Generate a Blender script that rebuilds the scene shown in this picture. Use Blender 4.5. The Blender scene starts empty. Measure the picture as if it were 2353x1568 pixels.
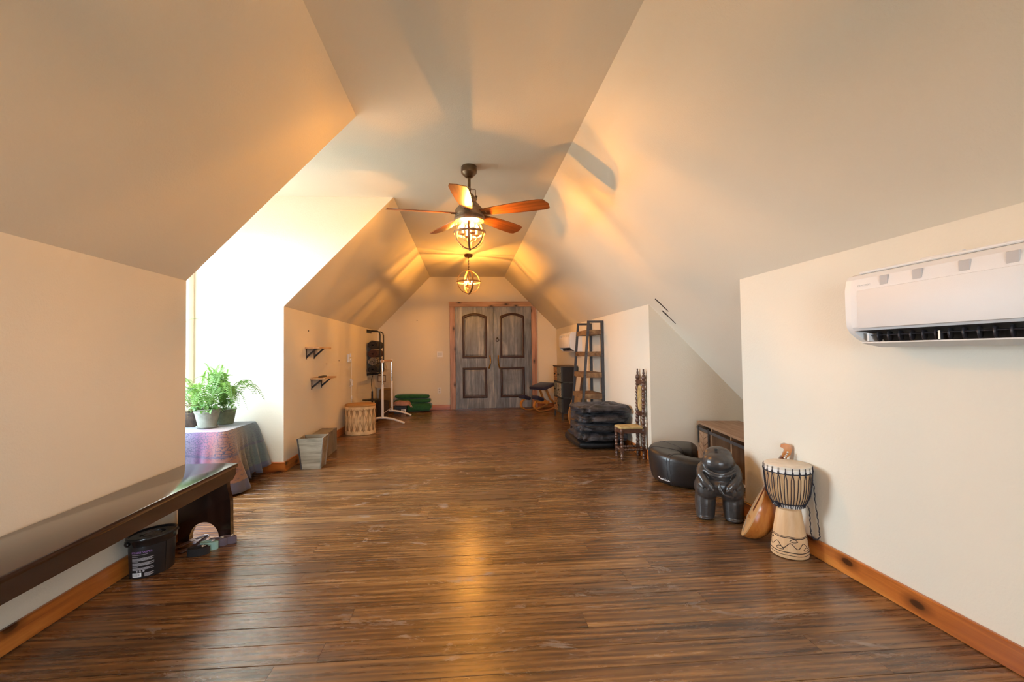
import bpy, bmesh, math, random
from mathutils import Vector, Matrix, Euler, noise as mnoise

random.seed(7)
SC = bpy.context.scene
COL = SC.collection
PI = math.pi

# ------------------------------------------------------------------ camera
def make_camera():
    yaw, pit, roll = 0.0714, 0.0278, 0.0126
    f_px, cx = 1046.94, 1143.6
    F = Vector((math.sin(yaw) * math.cos(pit), math.cos(yaw) * math.cos(pit), math.sin(pit)))
    R0 = Vector((math.cos(yaw), -math.sin(yaw), 0))
    U0 = Vector((-math.sin(yaw) * math.sin(pit), -math.cos(yaw) * math.sin(pit), math.cos(pit)))
    c, s = math.cos(roll), math.sin(roll)
    R = c * R0 - s * U0
    U = s * R0 + c * U0
    cam = bpy.data.cameras.new('camera')
    cam.sensor_fit = 'HORIZONTAL'
    cam.sensor_width = 36.0
    cam.lens = 36.0 * f_px / 2353.0
    cam.shift_x = (1176.5 - cx) / 2353.0
    cam.clip_start = 0.02
    o = bpy.data.objects.new('camera', cam)
    COL.objects.link(o)
    B = -F
    o.matrix_world = Matrix(((R.x, U.x, B.x, 0), (R.y, U.y, B.y, 0), (R.z, U.z, B.z, 1.10), (0, 0, 0, 1)))
    SC.camera = o
make_camera()

# ------------------------------------------------------------------ light
SKY = 17.0
BULB_FAN = 8000.0
BULB_PENDANT = 8600.0
BULB_NEAR = 3100.0
BULB_COLOR = (1.0, 0.40, 0.055)
w = bpy.data.worlds.new('sky'); SC.world = w
w.use_nodes = True
bg = w.node_tree.nodes['Background']
bg.inputs[0].default_value = (0.75, 0.885, 1.0, 1)
bg.inputs[1].default_value = SKY

def portal(name, loc, rot, sx, sy):
    l = bpy.data.lights.new(name, 'AREA'); l.shape = 'RECTANGLE'; l.size = sx; l.size_y = sy
    o = bpy.data.objects.new(name, l); o.location = loc; o.rotation_euler = rot
    l.cycles.is_portal = True
    COL.objects.link(o)
WIN_D = (3.06, 4.42, 0.62, 2.30)     # dormer window y0 y1 z0 z1
WIN_B = (-0.60, 0.75, 0.60, 1.80)    # gable window behind the camera x0 x1 z0 z1
portal('dormer_portal', (-2.64, (WIN_D[0] + WIN_D[1]) / 2, (WIN_D[2] + WIN_D[3]) / 2), (0, -PI / 2, 0), WIN_D[3] - WIN_D[2], WIN_D[1] - WIN_D[0])
portal('gable_portal', ((WIN_B[0] + WIN_B[1]) / 2, -2.28, (WIN_B[2] + WIN_B[3]) / 2), (PI / 2, 0, 0), WIN_B[1] - WIN_B[0], WIN_B[3] - WIN_B[2])

vs = SC.view_settings
SC.display_settings.display_device = 'sRGB'
vs.view_transform = 'Standard'; vs.look = 'None'; vs.gamma = 1.0; vs.use_curve_mapping = False
vs.exposure = 0.92
SC.cycles.use_denoising = True
SC.cycles.max_bounces = 6
SC.cycles.diffuse_bounces = 4
SC.cycles.glossy_bounces = 3
SC.cycles.adaptive_threshold = 0.08
SC.cycles.use_light_tree = False

# ------------------------------------------------------------------ materials
class NT:
    def __init__(self, name):
        self.m = bpy.data.materials.new(name); self.m.use_nodes = True
        self.t = self.m.node_tree
        self.p = self.t.nodes['Principled BSDF']
    def n(self, typ, ins=None, **attrs):
        nd = self.t.nodes.new(typ)
        for k, v in attrs.items(): setattr(nd, k, v)
        for k, v in (ins or {}).items(): self.put(nd, k, v)
        return nd
    def put(self, nd, k, v):
        s = nd.inputs[k]
        if isinstance(v, bpy.types.NodeSocket): self.t.links.new(v, s)
        elif isinstance(v, tuple) and len(v) == 3 and s.type == 'RGBA': s.default_value = (*v, 1)
        else: s.default_value = v
    def P(self, **kw):
        for k, v in kw.items(): self.put(self.p, k.replace('_', ' '), v)
    def ramp(self, fac, stops, interp='LINEAR'):
        r = self.n('ShaderNodeValToRGB', {'Fac': fac}); e = r.color_ramp; e.interpolation = interp
        while len(e.elements) < len(stops): e.elements.new(0.5)
        for el, (p, c) in zip(e.elements, stops):
            el.position = p; el.color = (*c, 1) if len(c) == 3 else c
        return r.outputs['Color']
    def mix(self, fac, a, b, blend='MIX'):
        m = self.n('ShaderNodeMix', data_type='RGBA', blend_type=blend)
        for i, v in ((0, fac), (6, a), (7, b)):
            s = m.inputs[i]
            if isinstance(v, bpy.types.NodeSocket): self.t.links.new(v, s)
            elif isinstance(v, tuple): s.default_value = (*v, 1)
            else: s.default_value = v
        return m.outputs[2]
    def math(self, op, a, b=0.0, clamp=False):
        m = self.n('ShaderNodeMath', operation=op, use_clamp=clamp)
        self.put(m, 0, a); self.put(m, 1, b)
        return m.outputs[0]
    def coord(self, scale=(1, 1, 1), kind='Object', rand=0.0, rot=(0, 0, 0)):
        if kind == 'Position': c = self.n('ShaderNodeNewGeometry').outputs['Position']
        else: c = self.n('ShaderNodeTexCoord').outputs[kind]
        if rand:
            oi = self.n('ShaderNodeObjectInfo')
            sc = self.n('ShaderNodeVectorMath', operation='SCALE')
            sc.inputs[0].default_value = (1.0, 0.37, 0.73)
            mul = self.math('MULTIPLY', oi.outputs['Random'], rand)
            self.t.links.new(mul, sc.inputs['Scale'])
            ad = self.n('ShaderNodeVectorMath', operation='ADD'); self.t.links.new(c, ad.inputs[0]); self.t.links.new(sc.outputs[0], ad.inputs[1])
            c = ad.outputs[0]
        mp = self.n('ShaderNodeMapping', {'Vector': c, 'Scale': scale, 'Rotation': rot})
        return mp.outputs[0]
    def noise(self, vec, scale=1.0, detail=4.0, rough=0.5, dist=0.0, out='Fac'):
        return self.n('ShaderNodeTexNoise', {'Vector': vec, 'Scale': scale, 'Detail': detail, 'Roughness': rough, 'Distortion': dist}).outputs[out]
    def bump(self, h, strength=0.2, dist=0.01):
        b = self.n('ShaderNodeBump', {'Height': h, 'Strength': strength, 'Distance': dist})
        self.put(self.p, 'Normal', b.outputs[0])

def plain(name, col, rough=0.5, metal=0.0, spec=0.5, var=0.0, vscale=8.0, bump=0.0, bscale=60.0, coat=0.0, sheen=0.0, emit=None, estr=0.0):
    t = NT(name)
    t.P(Base_Color=col, Roughness=rough, Metallic=metal)
    t.p.inputs['Specular IOR Level'].default_value = spec
    if coat: t.p.inputs['Coat Weight'].default_value = coat; t.p.inputs['Coat Roughness'].default_value = 0.15
    if sheen: t.p.inputs['Sheen Weight'].default_value = sheen; t.p.inputs['Sheen Roughness'].default_value = 0.35
    if var:
        n = t.noise(t.coord(), vscale, 5.0, 0.6)
        t.P(Base_Color=t.ramp(n, [(0.3, tuple(c * (1 - var) for c in col)), (0.7, tuple(min(1, c * (1 + var)) for c in col))]))
    if bump: t.bump(t.noise(t.coord(), bscale, 3.0), bump, 0.004)
    if emit: t.P(Emission_Color=emit, Emission_Strength=estr)
    return t.m

def wood(name, dark, mid, light, axis=0, freq=26.0, along=1.6, rough=0.45, knots=0.0, rand=31.0, coat=0.0, bump=0.12, flat=None):
    t = NT(name)
    sc = [freq] * 3; sc[axis] = along
    v = t.coord(tuple(sc), rand=rand)
    big = t.noise(t.coord(tuple(0.35 * s for s in sc), rand=rand), 1.0, 3.0, 0.5, 0.8)
    g = t.noise(v, 1.0, 6.0, 0.62, 0.5)
    s = t.math('ADD', t.math('MULTIPLY', g, 0.62), t.math('MULTIPLY', big, 0.38))
    col = t.ramp(s, [(0.34, dark), (0.5, mid), (0.68, light)])
    if knots:
        ks = [7.0] * 3; ks[axis] = 3.4

        sp = t.n('ShaderNodeSeparateXYZ', {'Vector': t.coord(tuple(ks), rand=rand)})
        ax2 = [q for q in (0, 1, 2) if q != (flat if flat is not None else 2)]
        cv = t.n('ShaderNodeCombineXYZ', {0: sp.outputs[ax2[0]], 1: sp.outputs[ax2[1]]})
        vo = t.n('ShaderNodeTexVoronoi', {'Vector': cv.outputs[0], 'Scale': 1.0}, feature='F1', voronoi_dimensions='2D')
        k = t.ramp(vo.outputs['Distance'], [(0.0, (1, 1, 1)), (knots * 0.8, (0.95, 0.95, 0.95)), (knots * 1.1, (0.55, 0.55, 0.55)), (knots * 2.6, (0, 0, 0))])
        # only some cells carry a knot
        sel = t.math('GREATER_THAN', t.n('ShaderNodeSeparateColor', {'Color': vo.outputs['Color']}).outputs[0], 0.22)
        col = t.mix(t.math('MULTIPLY', k, sel), col, tuple(c * 0.18 for c in dark))
    t.P(Base_Color=col, Roughness=rough)
    if coat: t.p.inputs['Coat Weight'].default_value = coat; t.p.inputs['Coat Roughness'].default_value = 0.12
    if bump: t.bump(g, bump, 0.002)
    return t.m

M = {}
def paint(name, col):
    t = NT(name)
    n = t.noise(t.coord(kind='Position'), 1.1, 3.0, 0.5)
    t.P(Base_Color=t.ramp(n, [(0.3, tuple(c * 0.965 for c in col)), (0.7, col)]), Roughness=0.72)
    t.p.inputs['Specular IOR Level'].default_value = 0.3
    t.bump(t.noise(t.coord(kind='Position'), 95.0, 2.5, 0.55), 0.32, 0.004)
    return t.m
M['wall'] = paint('wall_paint', (0.745, 0.695, 0.585))

def floor_mat():
    t = NT('floor_planks')
    oi = t.n('ShaderNodeObjectInfo').outputs['Random']
    v = t.coord((2.2, 34.0, 34.0), rand=83.0)
    v2 = t.coord((0.9, 11.0, 11.0), rand=83.0)
    g = t.noise(v, 1.0, 6.0, 0.65, 0.7)
    b = t.noise(v2, 1.0, 4.0, 0.55, 1.6)
    wv = t.n('ShaderNodeTexWave', {'Vector': v2, 'Scale': 0.9, 'Distortion': 7.0, 'Detail': 3.0, 'Detail Scale': 0.8}, wave_type='BANDS', bands_direction='Y').outputs['Fac']
    s = t.math('ADD', t.math('ADD', t.math('MULTIPLY', g, 0.50), t.math('MULTIPLY', b, 0.36)), t.math('MULTIPLY', wv, 0.10))
    s = t.math('ADD', s, t.math('MULTIPLY', t.math('SUBTRACT', oi, 0.5), 0.07))
    col = t.ramp(s, [(0.31, (0.040, 0.017, 0.007)), (0.45, (0.122, 0.056, 0.020)), (0.56, (0.235, 0.118, 0.040)), (0.72, (0.42, 0.24, 0.092))])
    # knots
    vo = t.n('ShaderNodeTexVoronoi', {'Vector': t.coord((1.9, 7.5, 0.0), rand=47.0), 'Scale': 1.0}, voronoi_dimensions='2D')
    k = t.ramp(vo.outputs['Distance'], [(0.0, (1, 1, 1)), (0.05, (0.6, 0.6, 0.6)), (0.15, (0, 0, 0))])
    sel = t.math('GREATER_THAN', t.n('ShaderNodeSeparateColor', {'Color': vo.outputs['Color']}).outputs[1], 0.62)
    col = t.mix(t.math('MULTIPLY', t.math('MULTIPLY', k, sel), 0.8), col, (0.018, 0.010, 0.006))
    # grey worn finish in broad patches, and dusty scuffs
    pw = t.noise(t.coord((0.8, 1.3, 1), kind='Position'), 1.0, 4.0, 0.6, 0.6)
    col = t.mix(t.math('MULTIPLY', t.ramp(pw, [(0.45, (0, 0, 0)), (0.7, (1, 1, 1))]), 0.28), col, (0.085, 0.070, 0.060))
    ps = t.noise(t.coord((1.6, 4.0, 1), kind='Position'), 1.7, 8.0, 0.72, 1.2)
    sc_ = t.ramp(ps, [(0.59, (0, 0, 0)), (0.68, (1, 1, 1))])
    col = t.mix(t.math('MULTIPLY', sc_, 0.42), col, (0.42, 0.40, 0.385))
    t.P(Base_Color=col)
    r = t.math('ADD', t.math('MULTIPLY', pw, 0.16), t.math('MULTIPLY', g, 0.14))
    t.P(Roughness=t.math('ADD', r, t.math('ADD', t.math('MULTIPLY', sc_, 0.18), 0.12)))
    t.p.inputs['Specular IOR Level'].default_value = 0.75
    t.bump(t.math('ADD', g, t.math('MULTIPLY', b, 1.2)), 0.22, 0.0025)
    return t.m
M['floor'] = floor_mat()
M['bounce_ground'] = plain('pale_bounce_ground', (0.30, 0.275, 0.22), 0.9, var=0.2, vscale=0.6)  # pale tone chosen to bounce daylight up into the dormer
M['subfloor'] = plain('subfloor', (0.03, 0.02, 0.012), 0.9)
M['pine'] = wood('knotty_pine', (0.24, 0.055, 0.010), (0.46, 0.135, 0.022), (0.68, 0.27, 0.055), axis=1, freq=22, along=1.2, rough=0.28, knots=0.11, coat=0.35, flat=0)
M['pine_x'] = wood('knotty_pine_cross', (0.24, 0.055, 0.010), (0.46, 0.135, 0.022), (0.68, 0.27, 0.055), axis=0, freq=22, along=1.2, rough=0.28, knots=0.11, coat=0.35, flat=1)
M['casing_z'] = wood('casing_pine_upright', (0.22, 0.10, 0.060), (0.42, 0.235, 0.155), (0.60, 0.39, 0.28), axis=2, freq=18, along=1.6, rough=0.45, knots=0.10, flat=1)
M['casing_x'] = wood('casing_pine_header', (0.25, 0.115, 0.050), (0.49, 0.28, 0.145), (0.68, 0.45, 0.27), axis=0, freq=18, along=1.6, rough=0.45, knots=0.10, flat=1)
M['espresso'] = wood('espresso_wood', (0.010, 0.0045, 0.003), (0.020, 0.008, 0.005), (0.040, 0.015, 0.008), axis=1, freq=30, along=1.0, rough=0.20, coat=0.6, bump=0.05)
M['espresso_z'] = wood('espresso_wood_upright', (0.010, 0.0045, 0.003), (0.020, 0.008, 0.005), (0.042, 0.015, 0.008), axis=2, freq=30, along=1.0, rough=0.22, coat=0.5, bump=0.05)
M['black_plastic'] = plain('black_plastic', (0.018, 0.017, 0.018), 0.34)
M['black_gloss'] = plain('black_gloss_plastic', (0.010, 0.009, 0.009), 0.18)
M['print_purple'] = plain('purple_print', (0.38, 0.20, 0.55), 0.6)
M['print_grey'] = plain('grey_print', (0.42, 0.40, 0.42), 0.6)
M['print_white'] = plain('white_print', (0.85, 0.85, 0.85), 0.6)
M['strap_black'] = plain('black_webbing', (0.016, 0.014, 0.014), 0.85, bump=0.5, bscale=300)
M['strap_teal'] = plain('teal_webbing', (0.28, 0.48, 0.42), 0.8, bump=0.5, bscale=300)
M['strap_purple'] = plain('mauve_webbing', (0.125, 0.098, 0.125), 0.8, bump=0.5, bscale=300)
M['strap_plum'] = plain('plum_webbing', (0.09, 0.055, 0.055), 0.8, bump=0.5, bscale=300)
M['chrome'] = plain('chrome', (0.80, 0.80, 0.80), 0.12, metal=1.0)
M['white_paint'] = plain('white_metal_paint', (0.80, 0.79, 0.79), 0.35)
M['white_plastic'] = plain('white_plastic', (0.80, 0.80, 0.79), 0.38)
M['ac_white'] = plain('air_conditioner_white', (0.78, 0.78, 0.78), 0.42, bump=0.15, bscale=700)
M['ac_grey'] = plain('vent_shade_and_socket_grey', (0.52, 0.51, 0.505), 0.6)  # grey of the painted vent shade; the outlet sockets share it
M['ac_name'] = plain('air_conditioner_embossing', (0.64, 0.64, 0.64), 0.5)
M['ac_flap'] = plain('air_conditioner_flap', (0.62, 0.64, 0.65), 0.4)
M['dark_void'] = plain('dark_outlet', (0.008, 0.007, 0.011), 0.6)
M['fin'] = plain('dark_fin_plastic', (0.035, 0.031, 0.036), 0.4)
M['bronze'] = plain('brushed_bronze', (0.17, 0.115, 0.07), 0.34, metal=0.75, var=0.2, vscale=30)
M['bronze_light'] = plain('antique_bronze', (0.30, 0.215, 0.14), 0.4, metal=0.6, var=0.2, vscale=30)
M['dark_bronze'] = plain('dark_bronze', (0.07, 0.035, 0.018), 0.45, metal=0.6)
M['cage'] = plain('cage_band', (0.32, 0.19, 0.10), 0.4, metal=0.55)
M['blade'] = wood('fan_blade_wood', (0.13, 0.040, 0.012), (0.24, 0.080, 0.022), (0.36, 0.135, 0.040), axis=0, freq=40, along=2.5, rough=0.33, coat=0.3, bump=0.04)
M['candle'] = plain('candle_sleeve', (0.80, 0.74, 0.62), 0.6)
M['bulb_fan'] = plain('fan_bulb_glow', (1, 0.9, 0.7), 0.4, emit=BULB_COLOR, estr=BULB_FAN)
M['bulb_pendant'] = plain('pendant_bulb_glow', (1, 0.9, 0.7), 0.4, emit=BULB_COLOR, estr=BULB_PENDANT)
M['bulb_near'] = plain('dim_pendant_bulb_glow', (1, 0.9, 0.7), 0.4, emit=BULB_COLOR, estr=BULB_NEAR)
M['gunmetal'] = plain('charcoal_steel', (0.060, 0.060, 0.064), 0.5, metal=0.2)
M['black_metal'] = plain('black_metal', (0.016, 0.016, 0.017), 0.45, metal=0.2)
M['rustic'] = wood('rustic_shelf_wood', (0.065, 0.030, 0.012), (0.19, 0.100, 0.040), (0.33, 0.195, 0.085), axis=1, freq=16, along=5, rough=0.6)
M['lightwood'] = wood('light_shelf_wood', (0.36, 0.20, 0.09), (0.52, 0.32, 0.16), (0.66, 0.45, 0.25), axis=1, freq=25, along=3, rough=0.55)
M['greywood'] = wood('grey_weathered_wood', (0.115, 0.098, 0.072), (0.225, 0.195, 0.145), (0.36, 0.315, 0.245), axis=0, freq=26, along=3.5, rough=0.8)
M['greywood_z'] = wood('grey_weathered_wood_upright', (0.095, 0.078, 0.060), (0.18, 0.15, 0.12), (0.29, 0.25, 0.20), axis=2, freq=26, along=3.5, rough=0.8)
M['hide'] = plain('rawhide', (0.74, 0.52, 0.27), 0.62, var=0.22, vscale=9)
M['hide_top'] = plain('rawhide_top', (0.42, 0.215, 0.065), 0.55, var=0.22, vscale=6)
M['drum_body'] = plain('drum_shell', (0.52, 0.32, 0.14), 0.6, var=0.2)
M['lace'] = plain('rawhide_lace', (0.20, 0.095, 0.03), 0.65)
M['green'] = plain('green_velour', (0.016, 0.105, 0.038), 0.9, var=0.25, vscale=14, sheen=0.4, bump=0.4, bscale=120)
M['navy'] = plain('navy_fabric', (0.018, 0.020, 0.062), 0.85, sheen=0.3, var=0.2, vscale=20)
M['bentwood'] = wood('bent_beech', (0.36, 0.150, 0.030), (0.50, 0.23, 0.055), (0.64, 0.33, 0.10), axis=0, freq=30, along=3, rough=0.35, coat=0.3)
M['canvas'] = plain('cream_canvas', (0.50, 0.42, 0.31), 0.9, var=0.15, vscale=12)
M['ochre'] = plain('olive_brown_fabric', (0.19, 0.115, 0.045), 0.9, var=0.3, vscale=7)
M['mat_grey'] = plain('charcoal_yoga_mat', (0.035, 0.030, 0.027), 0.85)
M['mat_maroon'] = plain('maroon_yoga_mat', (0.075, 0.032, 0.026), 0.85)
M['leather'] = plain('black_leather', (0.016, 0.0155, 0.016), 0.34, bump=0.25, bscale=180, coat=0.15)
M['stitch'] = plain('leather_seam', (0.045, 0.045, 0.047), 0.6)
M['statue'] = plain('black_polished_carving', (0.042, 0.040, 0.039), 0.30, var=0.25, vscale=20, bump=0.15, bscale=90, coat=0.25)
M['djembe_wood'] = wood('pale_drum_wood', (0.50, 0.30, 0.145), (0.62, 0.40, 0.21), (0.72, 0.51, 0.30), axis=2, freq=14, along=2.0, rough=0.5)
M['skin'] = plain('drum_skin', (0.66, 0.60, 0.50), 0.6, var=0.12, vscale=14)
M['skin_white'] = plain('drum_skin_rim', (0.74, 0.72, 0.68), 0.7)
M['rope'] = plain('dark_rope', (0.020, 0.019, 0.028), 0.85)
M['burnt'] = plain('burnt_carving', (0.035, 0.022, 0.014), 0.8)
M['lute_rib'] = wood('lute_amber_rib', (0.30, 0.085, 0.016), (0.46, 0.155, 0.028), (0.60, 0.245, 0.050), axis=2, freq=20, along=3, rough=0.2, coat=0.6, bump=0.03)
M['lute_neck'] = wood('lute_red_neck', (0.15, 0.035, 0.014), (0.24, 0.065, 0.024), (0.32, 0.10, 0.035), axis=2, freq=24, along=3, rough=0.25, coat=0.5, bump=0.03)
M['lute_face'] = plain('lute_soundboard', (0.56, 0.33, 0.14), 0.4)
M['wire'] = plain('string_wire', (0.45, 0.42, 0.36), 0.35, metal=0.7)
M['turned'] = wood('turned_dark_wood', (0.040, 0.017, 0.010), (0.080, 0.036, 0.021), (0.145, 0.070, 0.042), axis=2, freq=18, along=8, rough=0.35, coat=0.25)
M['gold_fabric'] = plain('worn_gold_upholstery', (0.44, 0.33, 0.14), 0.8, var=0.3, vscale=16)
M['cabinet'] = wood('taupe_cabinet_wood', (0.165, 0.095, 0.052), (0.27, 0.165, 0.095), (0.37, 0.245, 0.155), axis=1, freq=24, along=2.0, rough=0.55)
M['cabinet_x'] = wood('taupe_cabinet_end', (0.165, 0.095, 0.052), (0.27, 0.165, 0.095), (0.37, 0.245, 0.155), axis=2, freq=24, along=2.0, rough=0.55)
M['dresser'] = plain('slate_dresser', (0.040, 0.042, 0.040), 0.55)
M['dresser_top'] = plain('dresser_top', (0.095, 0.060, 0.035), 0.5, var=0.25)
M['dresser_fabric'] = plain('dark_dresser_panel', (0.021, 0.018, 0.017), 0.8)
M['board_wood'] = wood('orange_board_wood', (0.42, 0.19, 0.06), (0.55, 0.29, 0.11), (0.66, 0.40, 0.17), axis=2, freq=24, along=2, rough=0.45)
M['pot'] = plain('sage_grey_pot', (0.245, 0.265, 0.225), 0.65, var=0.18, vscale=22)
M['pot_green'] = plain('moss_green_pot', (0.15, 0.17, 0.10), 0.7, var=0.3, vscale=18)
M['soil'] = plain('potting_soil', (0.03, 0.022, 0.015), 0.95, bump=0.6, bscale=60)
M['wicker'] = plain('dark_wicker', (0.045, 0.026, 0.016), 0.8, var=0.5, vscale=40, bump=0.8, bscale=110)
M['photo_frame'] = plain('dark_frame_wood', (0.12, 0.055, 0.022), 0.5)
M['paper'] = plain('cream_paper', (0.66, 0.58, 0.44), 0.8)
M['pink'] = plain('dusty_pink_cloth', (0.34, 0.19, 0.16), 0.9, var=0.3, vscale=14)
M['remote'] = plain('black_remote', (0.013, 0.011, 0.010), 0.4)
M['brass'] = plain('brass', (0.42, 0.24, 0.07), 0.32, metal=0.85)
M['iron'] = plain('dark_iron', (0.022, 0.019, 0.018), 0.45, metal=0.5)
M['moulding'] = plain('dark_brown_moulding', (0.040, 0.015, 0.009), 0.40, var=0.3, vscale=10)
M['tornpaper'] = plain('torn_drywall', (0.055, 0.047, 0.040), 0.95)
M['spackle'] = plain('bare_plaster', (0.80, 0.77, 0.72), 0.9)

def glass_mat():
    t = NT('window_glass')
    tr = t.n('ShaderNodeBsdfTransparent'); gl = t.n('ShaderNodeBsdfGlossy', {'Roughness': 0.02})
    mx = t.n('ShaderNodeMixShader', {0: 0.06, 1: tr.outputs[0], 2: gl.outputs[0]})
    t.t.links.new(mx.outputs[0], t.t.nodes['Material Output'].inputs[0])
    return t.m
M['glass'] = glass_mat()
def bulb_glass():
    t = NT('frosted_bulb_glass')
    tr_ = t.n('ShaderNodeBsdfTransparent'); em = t.n('ShaderNodeEmission', {'Color': (1.0, 0.72, 0.36, 1), 'Strength': 30.0})
    mx = t.n('ShaderNodeMixShader', {0: 0.25, 1: tr_.outputs[0], 2: em.outputs[0]})
    t.t.links.new(mx.outputs[0], t.t.nodes['Material Output'].inputs[0])
    return t.m
M['bulb_glass'] = bulb_glass()
M['bulb_glass'].cycles.emission_sampling = 'NONE'

def leaf_mat(name, a, b):
    t = NT(name)
    oi = t.n('ShaderNodeObjectInfo').outputs['Random']
    n = t.noise(t.coord((1, 1, 1), rand=9.0), 9.0, 3.0)
    f = t.math('ADD', t.math('MULTIPLY', oi, 0.6), t.math('MULTIPLY', n, 0.5))
    t.P(Base_Color=t.ramp(f, [(0.2, a), (0.85, b)]), Roughness=0.5)
    t.p.inputs['Transmission Weight'].default_value = 0.0
    df = t.n('ShaderNodeBsdfTranslucent', {'Color': (b[0] * 1.2, min(1, b[1] * 1.25), b[2] * 0.8, 1)})
    mx = t.n('ShaderNodeMixShader', {0: 0.22, 1: t.p.outputs[0], 2: df.outputs[0]})
    t.t.links.new(mx.outputs[0], t.t.nodes['Material Output'].inputs[0])
    return t.m
M['fern'] = leaf_mat('fern_green', (0.045, 0.135, 0.016), (0.165, 0.31, 0.062))
M['leaf'] = leaf_mat('broad_leaf_green', (0.035, 0.12, 0.016), (0.15, 0.29, 0.075))
M['dry'] = leaf_mat('dry_frond', (0.10, 0.07, 0.03), (0.24, 0.17, 0.09))

def plush_mat(name, lo, sheen_col, amount):
    t = NT(name)
    n = t.noise(t.coord((1.0, 1.0, 1.6), rand=13.0), 7.0, 5.0, 0.65, 1.6)
    t.P(Base_Color=t.ramp(n, [(0.42, lo), (0.60, sheen_col)]), Roughness=0.5)  # lighter noise patches paint the plush highlights into the base colour
    t.p.inputs['Sheen Weight'].default_value = amount
    t.p.inputs['Sheen Roughness'].default_value = 0.3
    t.p.inputs['Sheen Tint'].default_value = (0.75, 0.77, 0.85, 1)
    h = t.math('ADD', n, t.math('MULTIPLY', t.noise(t.coord(rand=3.0), 160.0, 2.0), 0.25))
    t.bump(h, 0.7, 0.015)
    return t.m
M['plush'] = plush_mat('black_crushed_plush', (0.0035, 0.0032, 0.0032), (0.040, 0.038, 0.045), 0.12)
M['plush_flat'] = plush_mat('black_floor_cushion_cloth', (0.006, 0.006, 0.0065), (0.010, 0.010, 0.011), 0.0)

def door_mat():
    t = NT('distressed_grey_door')
    g = t.noise(t.coord((22, 22, 1.6), rand=11.0), 1.0, 6.0, 0.6, 0.4)
    b = t.noise(t.coord((3.0, 3.0, 1.4), rand=17.0), 1.0, 4.0, 0.6, 0.8)
    s = t.math('ADD', t.math('MULTIPLY', g, 0.55), t.math('MULTIPLY', b, 0.5))
    t.P(Base_Color=t.ramp(s, [(0.36, (0.050, 0.060, 0.080)), (0.52, (0.145, 0.172, 0.218)), (0.68, (0.34, 0.37, 0.42))]), Roughness=0.42)
    t.bump(g, 0.1, 0.002)
    return t.m
M['door'] = door_mat()

def zebra_mat():
    t = NT('zebra_mat')
    wv = t.n('ShaderNodeTexWave', {'Vector': t.coord((14, 14, 14)), 'Scale': 1.2, 'Distortion': 9.0, 'Detail': 2.0}).outputs['Fac']
    t.P(Base_Color=t.ramp(wv, [(0.42, (0.02, 0.02, 0.02)), (0.52, (0.36, 0.32, 0.28))]), Roughness=0.85)
    return t.m
M['zebra'] = zebra_mat()

def patch_mat(name, bgc, fg, sc):
    t = NT(name)
    n = t.noise(t.coord((1, 1, 1), rand=21.0), sc, 3.0, 0.6, 2.2)
    t.P(Base_Color=t.ramp(n, [(0.47, bgc), (0.53, fg)]), Roughness=0.6)
    return t.m
M['drawer_cream'] = patch_mat('cream_print_drawer', (0.46, 0.41, 0.30), (0.06, 0.05, 0.04), 22)
M['drawer_orange'] = patch_mat('amber_print_drawer', (0.60, 0.32, 0.12), (0.09, 0.045, 0.02), 20)
M['drawer_slate'] = patch_mat('slate_print_drawer', (0.060, 0.072, 0.070), (0.105, 0.115, 0.105), 26)
M['drawer_green'] = patch_mat('grey_green_print_drawer', (0.24, 0.25, 0.20), (0.05, 0.05, 0.04), 40)

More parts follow.
